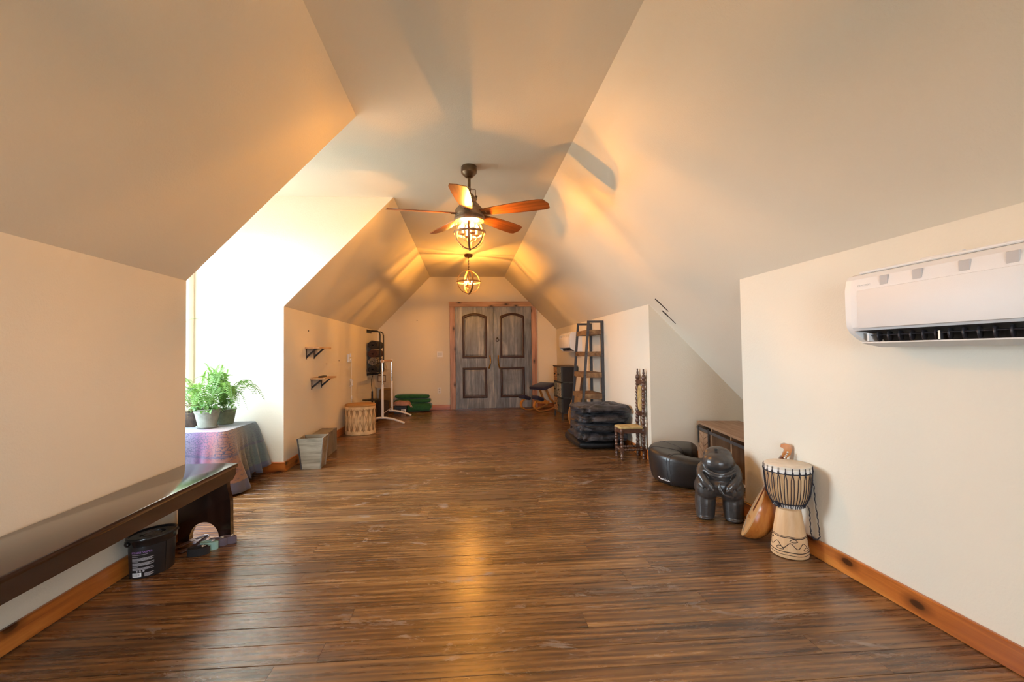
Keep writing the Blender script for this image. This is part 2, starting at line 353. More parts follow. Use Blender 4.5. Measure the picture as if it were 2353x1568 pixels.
def tapestry_mat():
    t = NT('tapestry_cloth')
    a = t.n('ShaderNodeAttribute', attribute_name='st').outputs['Vector']
    sep = t.n('ShaderNodeSeparateXYZ', {'Vector': a}); U, V = sep.outputs[0], sep.outputs[1]
    nz = t.noise(a, 5.0, 3.0)
    uu = t.math('ADD', U, t.math('MULTIPLY', t.math('SUBTRACT', nz, 0.5), 0.10))
    base = t.ramp(uu, [(0.0, (0.20, 0.26, 0.30)), (0.22, (0.27, 0.33, 0.36)), (0.40, (0.30, 0.27, 0.40)), (0.47, (0.26, 0.12, 0.30)),
                       (0.53, (0.47, 0.15, 0.19)), (0.60, (0.45, 0.24, 0.15)), (0.70, (0.34, 0.28, 0.19)), (0.82, (0.14, 0.24, 0.26)), (1.0, (0.11, 0.21, 0.25))])
    base = t.mix(1.0, base, (0.50, 0.50, 0.54), 'MULTIPLY')
    # printed ornaments: rings, leaf lines
    wob = t.n('ShaderNodeVectorMath', operation='ADD')
    t.t.links.new(a, wob.inputs[0])
    nv = t.n('ShaderNodeTexNoise', {'Vector': t.n('ShaderNodeMapping', {'Vector': a, 'Scale': (60, 24, 1)}).outputs[0], 'Scale': 1.0, 'Detail': 2.0})
    sc2 = t.n('ShaderNodeVectorMath', {0: nv.outputs['Color']}, operation='SCALE'); sc2.inputs['Scale'].default_value = 0.028
    t.t.links.new(sc2.outputs[0], wob.inputs[1])
    m1 = t.n('ShaderNodeMapping', {'Vector': wob.outputs[0], 'Scale': (78, 29, 1)}).outputs[0]
    ve = t.n('ShaderNodeTexVoronoi', {'Vector': m1, 'Scale': 1.0, 'Randomness': 0.8}, feature='DISTANCE_TO_EDGE', voronoi_dimensions='2D')
    vine = t.ramp(ve.outputs['Distance'], [(0.06, (1, 1, 1)), (0.14, (0, 0, 0))])
    vo = t.n('ShaderNodeTexVoronoi', {'Vector': m1, 'Scale': 1.0, 'Randomness': 0.8}, voronoi_dimensions='2D')
    ring = t.ramp(vo.outputs['Distance'], [(0.10, (1, 1, 1)), (0.15, (0, 0, 0)), (0.24, (0, 0, 0)), (0.28, (1, 1, 1)), (0.35, (0, 0, 0))])
    low = t.math('GREATER_THAN', V, 0.62)
    pat = t.mix(low, t.mix(0.5, vine, ring, 'ADD'), ring)
    patch = t.ramp(t.noise(t.n('ShaderNodeMapping', {'Vector': a, 'Scale': (14, 6, 1)}).outputs[0], 1.0, 2.0), [(0.40, (0.6, 0.6, 0.6)), (0.55, (1, 1, 1))])
    col = t.mix(t.math('MULTIPLY', t.math('MULTIPLY', pat, patch), 0.9), base, (0.030, 0.040, 0.09))
    band = t.math('MULTIPLY', t.math('GREATER_THAN', V, 0.585), t.math('LESS_THAN', V, 0.615))
    col = t.mix(t.math('MULTIPLY', band, 0.6), col, (0.05, 0.06, 0.13))
    hem = t.math('GREATER_THAN', V, 0.90)
    col = t.mix(t.math('MULTIPLY', hem, 0.9), col, (0.055, 0.072, 0.15))
    t.P(Base_Color=col, Roughness=0.75)
    t.p.inputs['Sheen Weight'].default_value = 0.3
    t.bump(t.noise(t.n('ShaderNodeMapping', {'Vector': a, 'Scale': (300, 150, 1)}).outputs[0], 1.0, 2.0), 0.2, 0.002)
    return t.m
M['tapestry'] = tapestry_mat()

# ------------------------------------------------------------------ mesh tools
def rot(ax, ang): return Matrix.Rotation(ang, 4, ax)
def tr(x, y, z): return Matrix.Translation((x, y, z))

class MB:
    def __init__(self): self.v = []; self.f = []
    def add(self, vs, fs, mx=None):
        o = len(self.v)
        self.v += [tuple(mx @ Vector(p)) for p in vs] if mx is not None else [tuple(p) for p in vs]
        self.f += [tuple(i + o for i in q) for q in fs]
        return self
    def box(self, x0, x1, y0, y1, z0, z1, mx=None):
        v = [(x, y, z) for z in (z0, z1) for y in (y0, y1) for x in (x0, x1)]
        return self.add(v, [(0, 2, 3, 1), (4, 5, 7, 6), (0, 1, 5, 4), (2, 6, 7, 3), (0, 4, 6, 2), (1, 3, 7, 5)], mx)
    def rbox(self, x0, x1, y0, y1, z0, z1, r=0.01, seg=2, mx=None):
        bm = bmesh.new(); bmesh.ops.create_cube(bm, size=1.0)
        for q in bm.verts: q.co = Vector(((x0 + x1) / 2 + q.co.x * (x1 - x0), (y0 + y1) / 2 + q.co.y * (y1 - y0), (z0 + z1) / 2 + q.co.z * (z1 - z0)))
        r = min(r, 0.49 * min(x1 - x0, y1 - y0, z1 - z0))
        bmesh.ops.bevel(bm, geom=bm.edges[:], offset=r, segments=seg, affect='EDGES', profile=0.5)
        bm.verts.index_update()
        vs = [tuple(q.co) for q in bm.verts]; fs = [tuple(q.index for q in fc.verts) for fc in bm.faces]
        bm.free(); return self.add(vs, fs, mx)
    def lathe(self, prof, n=24, mx=None, a0=0.0, a1=2 * PI):
        full = abs(a1 - a0 - 2 * PI) < 1e-6
        cols = n if full else n + 1
        vs = []; fs = []
        for (r, z) in prof:
            for i in range(cols):
                a = a0 + (a1 - a0) * i / n
                vs.append((r * math.cos(a), r * math.sin(a), z))
        for j in range(len(prof) - 1):
            for i in range(n):
                i2 = (i + 1) % cols if full else i + 1
                fs.append((j * cols + i, j * cols + i2, (j + 1) * cols + i2, (j + 1) * cols + i))
        if full:
            if prof[0][0] > 1e-5: fs.append(tuple(range(n - 1, -1, -1)))
            if prof[-1][0] > 1e-5: fs.append(tuple((len(prof) - 1) * cols + i for i in range(n)))
        return self.add(vs, fs, mx)
    def cyl(self, p0, p1, r0, r1=None, n=12):
        return self.tube([p0, p1], [r0, r1 if r1 is not None else r0], n)
    def tube(self, pts, r, n=8, closed=False, flat=1.0):
        pts = [Vector(p) for p in pts]; m = len(pts)
        rs = r if isinstance(r, (list, tuple)) else [r] * m
        vs = []; up = None
        for i, p in enumerate(pts):
            if closed: d = pts[(i + 1) % m] - pts[i - 1]
            else: d = pts[min(i + 1, m - 1)] - pts[max(i - 1, 0)]
            d = d.normalized() if d.length > 1e-9 else Vector((0, 0, 1))
            if up is None: up = Vector((0, 0, 1)) if abs(d.z) < 0.9 else Vector((1, 0, 0))
            s = d.cross(up)
            if s.length < 1e-6: s = d.cross(Vector((0.3, 1, 0.2)))
            s.normalize(); up = s.cross(d).normalized()
            for k in range(n):
                a = 2 * PI * k / n
                vs.append(p + s * (math.cos(a) * rs[i]) + up * (math.sin(a) * rs[i] * flat))
        fs = []
        for i in range(m if closed else m - 1):
            j = (i + 1) % m
            for k in range(n):
                k2 = (k + 1) % n
                fs.append((i * n + k, i * n + k2, j * n + k2, j * n + k))
        if not closed:
            fs.append(tuple(range(n - 1, -1, -1))); fs.append(tuple((m - 1) * n + k for k in range(n)))
        return self.add(vs, fs)
    def sweep(self, pts, sec, side, closed=False):
        """rectangular or any section (a,b): a along side vector, b along the normal of path and side; side = fixed Vector or list"""
        pts = [Vector(p) for p in pts]; m = len(pts); n = len(sec); vs = []
        for i, p in enumerate(pts):
            d = (pts[(i + 1) % m] - pts[i - 1]) if closed else (pts[min(i + 1, m - 1)] - pts[max(i - 1, 0)])
            d.normalize(); s = Vector(side[i] if isinstance(side, list) else side).normalized(); nn = d.cross(s).normalized()
            for a, b in sec: vs.append(p + s * a + nn * b)
        fs = []
        for i in range(m if closed else m - 1):
            j = (i + 1) % m
            for k in range(n): fs.append((i * n + k, i * n + (k + 1) % n, j * n + (k + 1) % n, j * n + k))
        if not closed: fs.append(tuple(range(n - 1, -1, -1))); fs.append(tuple((m - 1) * n + k for k in range(n)))
        return self.add(vs, fs)
    def prism(self, poly, h0, h1, mx=None):
        n = len(poly)
        vs = [(x, y, h0) for x, y in poly] + [(x, y, h1) for x, y in poly]
        fs = [tuple(range(n - 1, -1, -1)), tuple(range(n, 2 * n))] + [(i, (i + 1) % n, n + (i + 1) % n, n + i) for i in range(n)]
        return self.add(vs, fs, mx)
    def ball(self, c, r, s=(1, 1, 1), nu=14, nv=9, mx=None):
        vs = [(0, 0, -1)]; fs = []
        for j in range(1, nv):
            a = -PI / 2 + PI * j / nv
            for i in range(nu):
                b = 2 * PI * i / nu
                vs.append((math.cos(a) * math.cos(b), math.cos(a) * math.sin(b), math.sin(a)))
        vs.append((0, 0, 1)); top = len(vs) - 1
        for i in range(nu):
            i2 = (i + 1) % nu
            fs.append((0, 1 + i2, 1 + i)); fs.append((top, 1 + (nv - 2) * nu + i, 1 + (nv - 2) * nu + i2))
            for j in range(nv - 2): fs.append((1 + j * nu + i, 1 + j * nu + i2, 1 + (j + 1) * nu + i2, 1 + (j + 1) * nu + i))
        B = Matrix.LocRotScale(Vector(c), None, Vector((r * s[0], r * s[1], r * s[2])))
        if mx is not None: B = mx @ B
        return self.add(vs, fs, B)
    def text(self, s, size, depth, mx):
        cu = bpy.data.curves.new('t', 'FONT'); cu.body = s; cu.size = size; cu.extrude = depth; cu.resolution_u = 2
        o = bpy.data.objects.new('t', cu); me = o.to_mesh()
        self.add([tuple(q.co) for q in me.vertices], [tuple(p.vertices) for p in me.polygons], mx)
        o.to_mesh_clear(); bpy.data.objects.remove(o); bpy.data.curves.remove(cu)
        return self
    def mesh(self, name, mat, smooth=35.0):
        me = bpy.data.meshes.new(name); me.from_pydata(self.v, [], self.f); me.update()
        bm = bmesh.new(); bm.from_mesh(me); bmesh.ops.recalc_face_normals(bm, faces=bm.faces[:]); bm.to_mesh(me); bm.free()
        if smooth:
            for p in me.polygons: p.use_smooth = True
            me.set_sharp_from_angle(angle=math.radians(smooth))
        me.materials.append(M[mat] if isinstance(mat, str) else mat)
        return me

def link(name, data, parent=None, loc=(0, 0, 0), rt=(0, 0, 0)):
    o = bpy.data.objects.new(name, data); COL.objects.link(o)
    o.location = loc; o.rotation_euler = rt
    if parent: o.parent = parent
    return o
def ob(name, mb, mat, parent=None, loc=(0, 0, 0), rt=(0, 0, 0), smooth=35.0):
    return link(name, mb.mesh(name, mat, smooth), parent, loc, rt)
def tag(o, label, cat, group=None, kind=None):
    o['label'] = label; o['category'] = cat
    if group: o['group'] = group
    if kind: o['kind'] = kind
    return o
def thing(name, label, cat, loc=(0, 0, 0), rz=0.0, group=None):
    return tag(link(name, None, None, loc, (0, 0, rz)), label, cat, group)
def struct(name, mb, mat, label, cat, smooth=0):
    return tag(ob(name, mb, mat, smooth=smooth), label, cat, kind='structure')
def copy_tree(o, parent=None):
    c = o.copy(); COL.objects.link(c); c.parent = parent
    for ch in list(o.children): copy_tree(ch, c)
    return c
def arc(c, r, a0, a1, n, plane='XZ'):
    out = []
    for i in range(n + 1):
        a = a0 + (a1 - a0) * i / n; x, y = r * math.cos(a), r * math.sin(a)
        out.append((c[0] + x, c[1], c[2] + y) if plane == 'XZ' else (c[0], c[1] + x, c[2] + y) if plane == 'YZ' else (c[0] + x, c[1] + y, c[2]))
    return out

# ------------------------------------------------------------------ room
XL, XR, Y0, D = -1.737, 1.856, -2.2, 9.157
CL, CR, HK, HC = -0.690, 0.804, 1.581, 2.653
DY0, DY1, DX = 2.972, 4.5075, -2.56          # dormer
RY0, RY1, RX = 2.943, 4.480, 2.95            # low recess on the right
T = 0.10
YZX = Matrix(((1, 0, 0, 0), (0, 0, 1, 0), (0, 1, 0, 0), (0, 0, 0, 1)))   # prism (x,z) extruded along y

fl = MB().box(DX - T, RX + T, Y0 - T, D + T, -0.10, -0.022)
floor = struct('floor', fl, 'subfloor', 'dark stained wooden plank floor of the attic room', 'floor')
PW = 0.117
r0 = math.ceil((Y0 - 2.6445) / PW) - 1
row = r0
while 2.6445 + row * PW < D:
    y0 = max(2.6445 + row * PW, Y0); y1 = min(2.6445 + (row + 1) * PW, D)
    if y1 - y0 > 0.02:
        xa = DX if (y0 > DY0 - 0.09 and y1 < DY1 + 0.09) else XL
        xb = RX if (y0 > RY0 - 0.09 and y1 < RY1 + 0.09) else XR
        cuts = [xa]
        x = xa + random.uniform(0.5, 2.6)
        while x < xb - 0.4:
            cuts.append(x); x += random.uniform(1.5, 2.8)
        cuts.append(xb)
        for a, b in zip(cuts[:-1], cuts[1:]):
            w2 = (y1 - y0) / 2 - 0.0009; c = 0.0018; hl = (b - a) / 2 - 0.0005
            dz = random.uniform(-0.0007, 0.0)
            poly = [(-w2, -0.02), (w2, -0.02), (w2, dz - c), (w2 - c, dz), (-w2 + c, dz), (-w2, dz - c)]
            mx = Matrix(((0, 0, 1, 0), (1, 0, 0, 0), (0, 1, 0, 0), (0, 0, 0, 1)))
            ob('plank', MB().prism(poly, -hl, hl, mx), 'floor', floor, ((a + b) / 2, (y0 + y1) / 2, 0), smooth=0)
    row += 1

Hs = HK + 0.0
struct('wall_left_front', MB().box(XL - T, XL, Y0 - T, DY0 - T, 0, HK + 0.05), 'wall', 'cream knee wall behind the long bench', 'wall')
struct('wall_left_back', MB().box(XL - T, XL, DY1 + T, D + T, 0, HK + 0.05), 'wall', 'cream knee wall carrying the two small shelves', 'wall')
struct('wall_right_front', MB().box(XR, XR + T, Y0 - T, RY0, 0, HK + 0.05), 'wall', 'pale knee wall under the near air conditioner', 'wall')
struct('wall_right_back', MB().box(XR, XR + T, RY1 + T, D + T, 0, HK + 0.05), 'wall', 'pale knee wall behind the ladder shelf', 'wall')
k = (HC - HK) / (CL - XL)
pl = lambda *p: [Vector(q) for q in p]
cheek = [(XL, 0), (DX - T, 0), (DX - T, HC + T), (CL, HC + T), (CL, HC), (XL, HK)]
struct('wall_dormer_near', MB().prism(cheek, DY0 - T, DY0, YZX), 'wall', 'near cheek wall of the dormer', 'wall')
struct('wall_dormer_far', MB().prism(cheek, DY1, DY1 + T, YZX), 'wall', 'brightly daylit cheek wall of the dormer behind the ferns', 'wall')
y0, y1, z0, z1 = WIN_D
mb = MB().box(DX - T, DX, DY0 - T, y0, 0, HC + T).box(DX - T, DX, y1, DY1 + T, 0, HC + T).box(DX - T, DX, y0, y1, 0, z0).box(DX - T, DX, y0, y1, z1, HC + T)
struct('wall_dormer_window', mb, 'wall', 'window wall at the outer end of the dormer', 'wall')
struct('wall_end', MB().prism([(XL - T, 0), (XR + T, 0), (XR + T, HK), (CR, HC + 0.05), (CL, HC + 0.05), (XL - T, HK)], D, D + T, YZX), 'wall', 'cream gable wall around the double doors', 'wall')
x0, x1, z0, z1 = WIN_B
mb = MB().box(XL - T, x0, Y0 - T, Y0, 0, HC + T).box(x1, XR + T, Y0 - T, Y0, 0, HC + T).box(x0, x1, Y0 - T, Y0, 0, z0).box(x0, x1, Y0 - T, Y0, z1, HC + T)
struct('wall_gable_back', mb, 'wall', 'gable wall with a window behind the viewpoint', 'wall')
kr = (HC - HK) / (XR - CR)
zr = HK - kr * (RX - XR)
recess = [(XR, 0), (RX + T, 0), (RX + T, zr + T), (XR + T, HK + T), (XR, HK)]
struct('wall_recess_near', MB().prism([(XR + T, 0), (RX + T, 0), (RX + T, zr), (XR + T, HK - kr * T)], RY0 - T, RY0, YZX), 'wall', 'near side wall of the low recess', 'wall')
struct('wall_recess_far', MB().prism([(XR, 0), (RX + T, 0), (RX + T, zr - kr * T), (XR, HK)], RY1, RY1 + T, YZX), 'wall', 'triangular far side wall of the low recess', 'wall')
struct('wall_recess_low', MB().box(RX, RX + T, RY0 - T, RY1 + T, 0, zr + 0.05), 'wall', 'low outer wall deep inside the recess', 'wall')
mb = MB().box(CL, CR, Y0 - T, D + T, HC, HC + T).box(DX - T, CL, DY0, DY1, HC, HC + T)
struct('ceiling', mb, 'wall', 'flat strip of textured cream ceiling carrying fan and pendant', 'ceiling')
def slope(name, xa, za, xb, zb, ya, yb, label):
    d = Vector((xb - xa, zb - za)).normalized(); nrm = Vector((-d.y, d.x))
    if nrm.y < 0: nrm = -nrm
    q = [(xa, za), (xb, zb), (xb + nrm.x * T, zb + nrm.y * T), (xa + nrm.x * T, za + nrm.y * T)]
    return struct(name, MB().prism(q, ya, yb, YZX), 'wall', label, 'ceiling')
slope('ceiling_left_front', XL, HK, CL, HC, Y0 - T, DY0 - T, 'sloping cream ceiling above the long bench')
slope('ceiling_left_back', XL, HK, CL, HC, DY1 + T, D + T, 'sloping ceiling above the wall shelves, glowing orange')
slope('ceiling_right', XR, HK, CR, HC, Y0 - T, D + T, 'long sloping ceiling along the right side')
crk = slope('ceiling_recess', RX + T, zr - kr * T, XR, HK, RY0 - T, RY1 + T, 'lower sloping ceiling of the recess, torn near its far wall')
# torn streaks in the drywall of the slope, near the corner of the recess
def tear(xa, ya, xb, yb, wd, name='torn_streak', mat='tornpaper'):
    n = 16; vs = []; fs = []
    for i in range(n + 1):
        f = i / n; x = xa + (xb - xa) * f; y = ya + (yb - ya) * f
        z = HC - kr * (x - CR)
        wv = wd * (0.25 + 0.75 * math.sin(PI * min(1, 0.12 + f * 0.95))) * random.uniform(0.6, 1.25)
        for s in (-1, 1):
            vs.append((x, y + s * wv, z + 0.004)); vs.append((x - 0.0035, y + s * wv * 0.7, z - 0.0035))
    for i in range(n):
        a, b = i * 4, i * 4 + 4
        fs += [(a, a + 1, b + 1, b), (a + 1, a + 3, b + 3, b + 1), (a + 3, a + 2, b + 2, b + 3), (a + 2, a, b, b + 2)]
    fs += [(0, 2, 3, 1), (n * 4, n * 4 + 1, n * 4 + 3, n * 4 + 2)]
    ob(name, MB().add(vs, fs), mat, crk, smooth=0)
tear(1.829, 4.249, 1.905, 4.238, 0.014)
tear(1.895, 4.240, 1.949, 4.233, 0.008)
tear(1.934, 4.335, 2.012, 4.322, 0.014)
tear(2.002, 4.324, 2.061, 4.321, 0.007)
tear(1.922, 4.300, 1.934, 4.275, 0.006, 'plaster_flake', 'spackle')
tear(2.036, 4.360, 2.048, 4.335, 0.006, 'plaster_flake', 'spackle')

struct('ground', MB().box(-60, 60, -60, 60, -3.4, -3.2), 'bounce_ground', 'unseen pale ground far below the attic windows, added to shape the daylight', 'ground')  # unseen plane added to cut low sky light and bounce some upward
# windows
def window(name, axis, pos, a0, a1, z0, z1, label):
    t = tag(link(name, None), label, 'window', kind='structure')
    def P(u0, u1, w0, w1, d0, d1):
        return MB().box(pos + d0, pos + d1, u0, u1, w0, w1) if axis == 'X' else MB().box(u0, u1, pos + d0, pos + d1, w0, w1)
    f = 0.05; mid = (z0 + z1) / 2
    for q in ((a0, a0 + f, z0, z1), (a1 - f, a1, z0, z1), (a0 + f, a1 - f, z0, z0 + f), (a0 + f, a1 - f, z1 - f, z1), (a0 + f, a1 - f, mid - 0.02, mid + 0.02)):
        ob('frame_bar', P(*q, -0.085, -0.045), 'white_paint', t, smooth=0)
    ob('pane', P(a0 + f, a1 - f, z0 + f, mid - 0.02, -0.068, -0.062), 'glass', t, smooth=0)
    ob('pane', P(a0 + f, a1 - f, mid + 0.02, z1 - f, -0.068, -0.062), 'glass', t, smooth=0)
window('window_1', 'X', DX, *WIN_D, 'white framed sash window at the end of the dormer')
window('window_2', 'Y', Y0, *WIN_B, 'white framed window in the gable behind the viewpoint')

# baseboards
BH, BT = 0.096, 0.018
def base(name, x0, x1, y0, y1, label, face):
    m = 'pine' if abs(y1 - y0) > abs(x1 - x0) else 'pine_x'
    mb = MB().rbox(x0, x1, y0, y1, 0.0, BH, 0.004, 1)
    o = tag(ob(name, mb, m, None, smooth=30), label, 'baseboard', kind='structure')
base('baseboard_left_front', XL, XL + BT, Y0, DY0, 'orange knotty pine baseboard under the bench', 'X')
base('baseboard_left_back', XL, XL + BT, DY1, D, 'orange knotty pine baseboard below the wall shelves', 'X')
base('baseboard_dormer', DX, XL + BT, DY1 - BT, DY1, 'orange pine baseboard beside the cloth covered table', 'Y')
base('baseboard_right_front', XR - BT, XR, Y0, RY0, 'orange knotty pine baseboard beside the goblet drum', 'X')
base('baseboard_right_back', XR - BT, XR, RY1, D, 'orange pine baseboard behind the cushions', 'X')
base('baseboard_recess', XR, RX, RY1 - BT, RY1, 'pine baseboard along the far recess wall', 'Y')
base('baseboard_end_left', XL + BT, -0.305, D - BT, D, 'pinkish pine baseboard left of the doors', 'Y')
base('baseboard_end_right', 1.45, XR - BT, D - BT, D, 'pine baseboard right of the doors', 'Y')

# ------------------------------------------------------------------ double doors
tr1 = tag(link('trim_1', None), 'rough pine casing around the double doors', 'door casing', kind='structure')
ob('casing_board', MB().rbox(-0.305, -0.195, D - 0.040, D, 0, 2.05, 0.006, 1), 'casing_z', tr1, smooth=30)
ob('casing_board', MB().prism([(1.340, 0), (1.445, 0), (1.445, 1.995), (1.392, 2.045), (1.340, 2.05)], D - 0.040, D, YZX), 'casing_z', tr1, smooth=0)
ob('casing_board', MB().prism([(-0.318, 2.05), (1.385, 2.05), (1.292, 2.15), (-0.322, 2.15)], D - 0.045, D, YZX), 'casing_x', tr1, smooth=0)
ob('threshold', MB().box(-0.195, 1.34, D - 0.05, D, 0.0, 0.014), 'turned', tr1, smooth=0)
def frame_strip(outer, inner, h0, h1):
    """ring between two polygons with a rounded top"""
    n = len(outer); mb = MB(); vs = []; fs = []
    rings = [(0.0, h0), (0.12, h1 * 0.8), (0.35, h1), (0.45, h1 * 0.65), (0.55, h1 * 0.65), (0.65, h1), (0.88, h1 * 0.8), (1.0, h0)]
    for t, h in rings:
        for (a, b), (c, d) in zip(outer, inner): vs.append((a + (c - a) * t, b + (d - b) * t, h))
    for j in range(len(rings) - 1):
        for i in range(n): fs.append((j * n + i, j * n + (i + 1) % n, (j + 1) * n + (i + 1) % n, (j + 1) * n + i))
    for i in range(n): fs.append((i, (i + 1) % n, 7 * n + (i + 1) % n, 7 * n + i))
    return mb.add(vs, fs)
def panel_poly(x0, x1, z0, z1, arch, inset=0.0):
    x0 += inset; x1 -= inset; z0 += inset; z1 -= inset
    p = [(x0, z0), (x1, z0)]
    if arch:
        n = 14; zs = z1 - arch
        for i in range(n + 1):
            t = i / n; x = x1 + (x0 - x1) * t
            p.append((x, zs + arch * (1 - (2 * t - 1) ** 2)))
    else: p += [(x1, z1), (x0, z1)]
    return p
DM = Matrix(((1, 0, 0, 0), (0, 0, -1, 0), (0, 1, 0, 0), (0, 0, 0, 1)))   # (x,z,out) -> wall facing -Y
def make_door(name, x0, hand, label):
    t = tag(link(name, None, None, (x0, D, 0)), label, 'door', kind='structure')
    W, Hd = 0.763, 2.044
    ob('door_leaf', MB().rbox(0, W, -0.022, 0, 0.012, Hd, 0.004, 1), 'door', t, smooth=30)
    px0, px1 = (0.138, 0.632) if hand == 'L' else (0.128, 0.622)
    for z0, z1, ar in ((1.012, 1.918, 0.062), (0.219, 0.828, 0)):
        o, i = panel_poly(px0, px1, z0, z1, ar), panel_poly(px0, px1, z0, z1, ar, 0.047)
        fr = MB(); fr.v = frame_strip(o, i, 0.0, 0.017).v; fr.f = frame_strip(o, i, 0.0, 0.017).f
        ob('panel_moulding', MB().add(fr.v, fr.f, tr(0, -0.022, 0) @ DM), 'moulding', t, smooth=30)
        mp = panel_poly(px0, px1, z0, z1, ar, 0.045); mi = panel_poly(px0, px1, z0, z1, ar, 0.075)
        n = len(mp)
        vs = [(a, b, 0.001) for a, b in mp] + [(a, b, 0.008) for a, b in mi]
        fs = [(q, (q + 1) % n, n + (q + 1) % n, n + q) for q in range(n)] + [tuple(range(n, 2 * n)), tuple(range(n - 1, -1, -1))]
        ob('raised_panel', MB().add(vs, fs, tr(0, -0.022, 0) @ DM), 'door', t, smooth=0)
    hx = W - 0.085 if hand == 'L' else 0.105
    sgn = 1 if hand == 'L' else -1
    h = MB()
    pts = []; 
    for i in range(25):
        f = i / 24
        pts.append((hx + sgn * (0.012 - 0.020 * f) + sgn * 0.016 * math.sin(PI * f), -0.030 - 0.045 * math.sin(PI * f), 1.055 - 0.24 * f))
    h.tube(pts, 0.012, 8)
    tw = []
    for i in range(121):
        f = i / 120; q = pts[min(24, int(f * 24))]; q2 = pts[min(24, int(f * 24) + 1)]; g = f * 24 - int(f * 24)
        c = Vector(q).lerp(Vector(q2), g); a = f * 40
        tw.append((c.x + 0.012 * math.cos(a), c.y + 0.012 * math.sin(a), c.z))
    h.tube(tw, 0.006, 5)
    h.ball((pts[0][0], -0.028, pts[0][2]), 0.016, (1, 0.6, 1)); h.ball((pts[-1][0], -0.028, pts[-1][2]), 0.017, (1, 0.6, 1))
    hd = ob('pull_handle', h, 'brass', t)
    hd['label'] = 'twisted brass bow handle'
    if hand == 'R':
        kx = 0.075
        o = ob('ring_knocker', MB().tube(arc((kx, -0.036, 1.375), 0.030, 0, 2 * PI - 0.01, 24), 0.0065, 8, closed=True).lathe([(0.001, 0.016), (0.016, 0.012), (0.02, 0.0)], 14, tr(kx, -0.022, 1.41) @ rot('X', PI / 2)), 'iron', t)
        o['label'] = 'black iron ring'
make_door('door_1', -0.195, 'L', 'left leaf of the distressed grey double door')
make_door('door_2', 0.572, 'R', 'right leaf of the distressed grey double door, with ring knocker')

# ------------------------------------------------------------------ ceiling fan and pendants
def candle_cluster(t, n, R, zc, bulbmat, cup, s=1.0, rotation=0.3, arms=True):
    for i in range(n):
        a = rotation + 2 * PI * i / n; x, y = R * math.cos(a), R * math.sin(a)
        arm = ob('candle_arm', MB().tube([(0, 0, zc - 0.085 * s), (x * 0.35, y * 0.35, zc - 0.105 * s), (x * 0.8, y * 0.8, zc - 0.09 * s), (x, y, zc - 0.065 * s), (x, y, zc - 0.045 * s)], 0.0042 * s, 8), cup, t)
        ob('drip_cup', MB().lathe([(0.003, -0.014), (0.016, -0.010), (0.024, 0.0), (0.022, 0.0), (0.012, -0.006)], 16, tr(x, y, zc - 0.042 * s)), cup, arm)
        ob('candle_sleeve', MB().lathe([(0.010, 0), (0.010, 0.045 * s)], 12, tr(x, y, zc - 0.045 * s)), 'candle', arm)
        ob('filament', MB().lathe([(0.001, 0.008), (0.0042, 0.012), (0.0042, 0.026), (0.001, 0.032)], 6, tr(x, y, zc)), bulbmat, arm)
        ob('bulb', MB().lathe([(0.008, 0.0), (0.0155, 0.014), (0.0145, 0.028), (0.007, 0.043), (0.001, 0.052)], 12, tr(x, y, zc)), 'bulb_glass', arm)
def cage_ring(R, axis_angle, zc, wd, th, a0=0, a1=2 * PI, n=48):
    pts = []; side = Vector((-math.sin(axis_angle), math.cos(axis_angle), 0))
    m = n if abs(a1 - a0 - 2 * PI) < 1e-6 else n + 1
    for i in range(m):
        a = a0 + (a1 - a0) * i / n
        pts.append((R * math.cos(a) * math.cos(axis_angle), R * math.cos(a) * math.sin(axis_angle), zc + R * math.sin(a)))
    return MB().sweep(pts, [(-wd / 2, -th / 2), (wd / 2, -th / 2), (wd / 2, th / 2), (-wd / 2, th / 2)], side, closed=(m == n))
def hoop(R, zc, wd, th, n=48):
    pts = arc((0, 0, zc), R, 0, 2 * PI * (n - 1) / n, n - 1, 'XY')
    return MB().sweep(pts, [(-wd / 2, -th / 2), (wd / 2, -th / 2), (wd / 2, th / 2), (-wd / 2, th / 2)], (0, 0, 1), closed=True)

fan = thing('ceiling_fan', 'five bladed ceiling fan with caged candle lights and bronze motor', 'ceiling fan', (0.047, 3.739, 2.653))
ob('canopy', MB().lathe([(0.062, 0.0), (0.065, -0.004), (0.065, -0.016), (0.066, -0.018), (0.066, -0.050), (0.064, -0.056), (0.030, -0.090), (0.022, -0.093), (0.001, -0.093)], 32), 'bronze', fan)
ob('downrod', MB().cyl((0, 0, -0.09), (0, 0, -0.245), 0.0125, n=16), 'bronze', fan)
yk = MB()
for s in (-1, 1): yk.tube([(0, 0, -0.19), (s * 0.045, 0, -0.19), (s * 0.053, 0, -0.196), (s * 0.053, 0, -0.262)], 0.0032, 6)
yk.lathe([(0.013, -0.198), (0.018, -0.194), (0.018, -0.184), (0.013, -0.180)], 16)
ob('yoke', yk, 'bronze_light', fan)
ob('motor_housing', MB().lathe([(0.012, -0.228), (0.030, -0.230), (0.042, -0.245), (0.046, -0.262), (0.062, -0.266), (0.066, -0.272), (0.062, -0.279), (0.058, -0.281), (0.060, -0.305), (0.078, -0.318),
    (0.080, -0.326), (0.084, -0.328), (0.098, -0.345), (0.112, -0.358), (0.118, -0.372), (0.118, -0.412), (0.122, -0.416), (0.124, -0.424), (0.120, -0.428), (0.124, -0.432), (0.126, -0.440), (0.120, -0.446), (0.120, -0.458), (0.112, -0.460), (0.001, -0.458)], 40), 'bronze_light', fan)
ob('thumb_screw', MB().ball((0.058, -0.03, -0.262), 0.010), 'bronze', fan)
bl = MB()
L0, L1 = 0.105, 0.655; n = 14; vs = []; fs = []
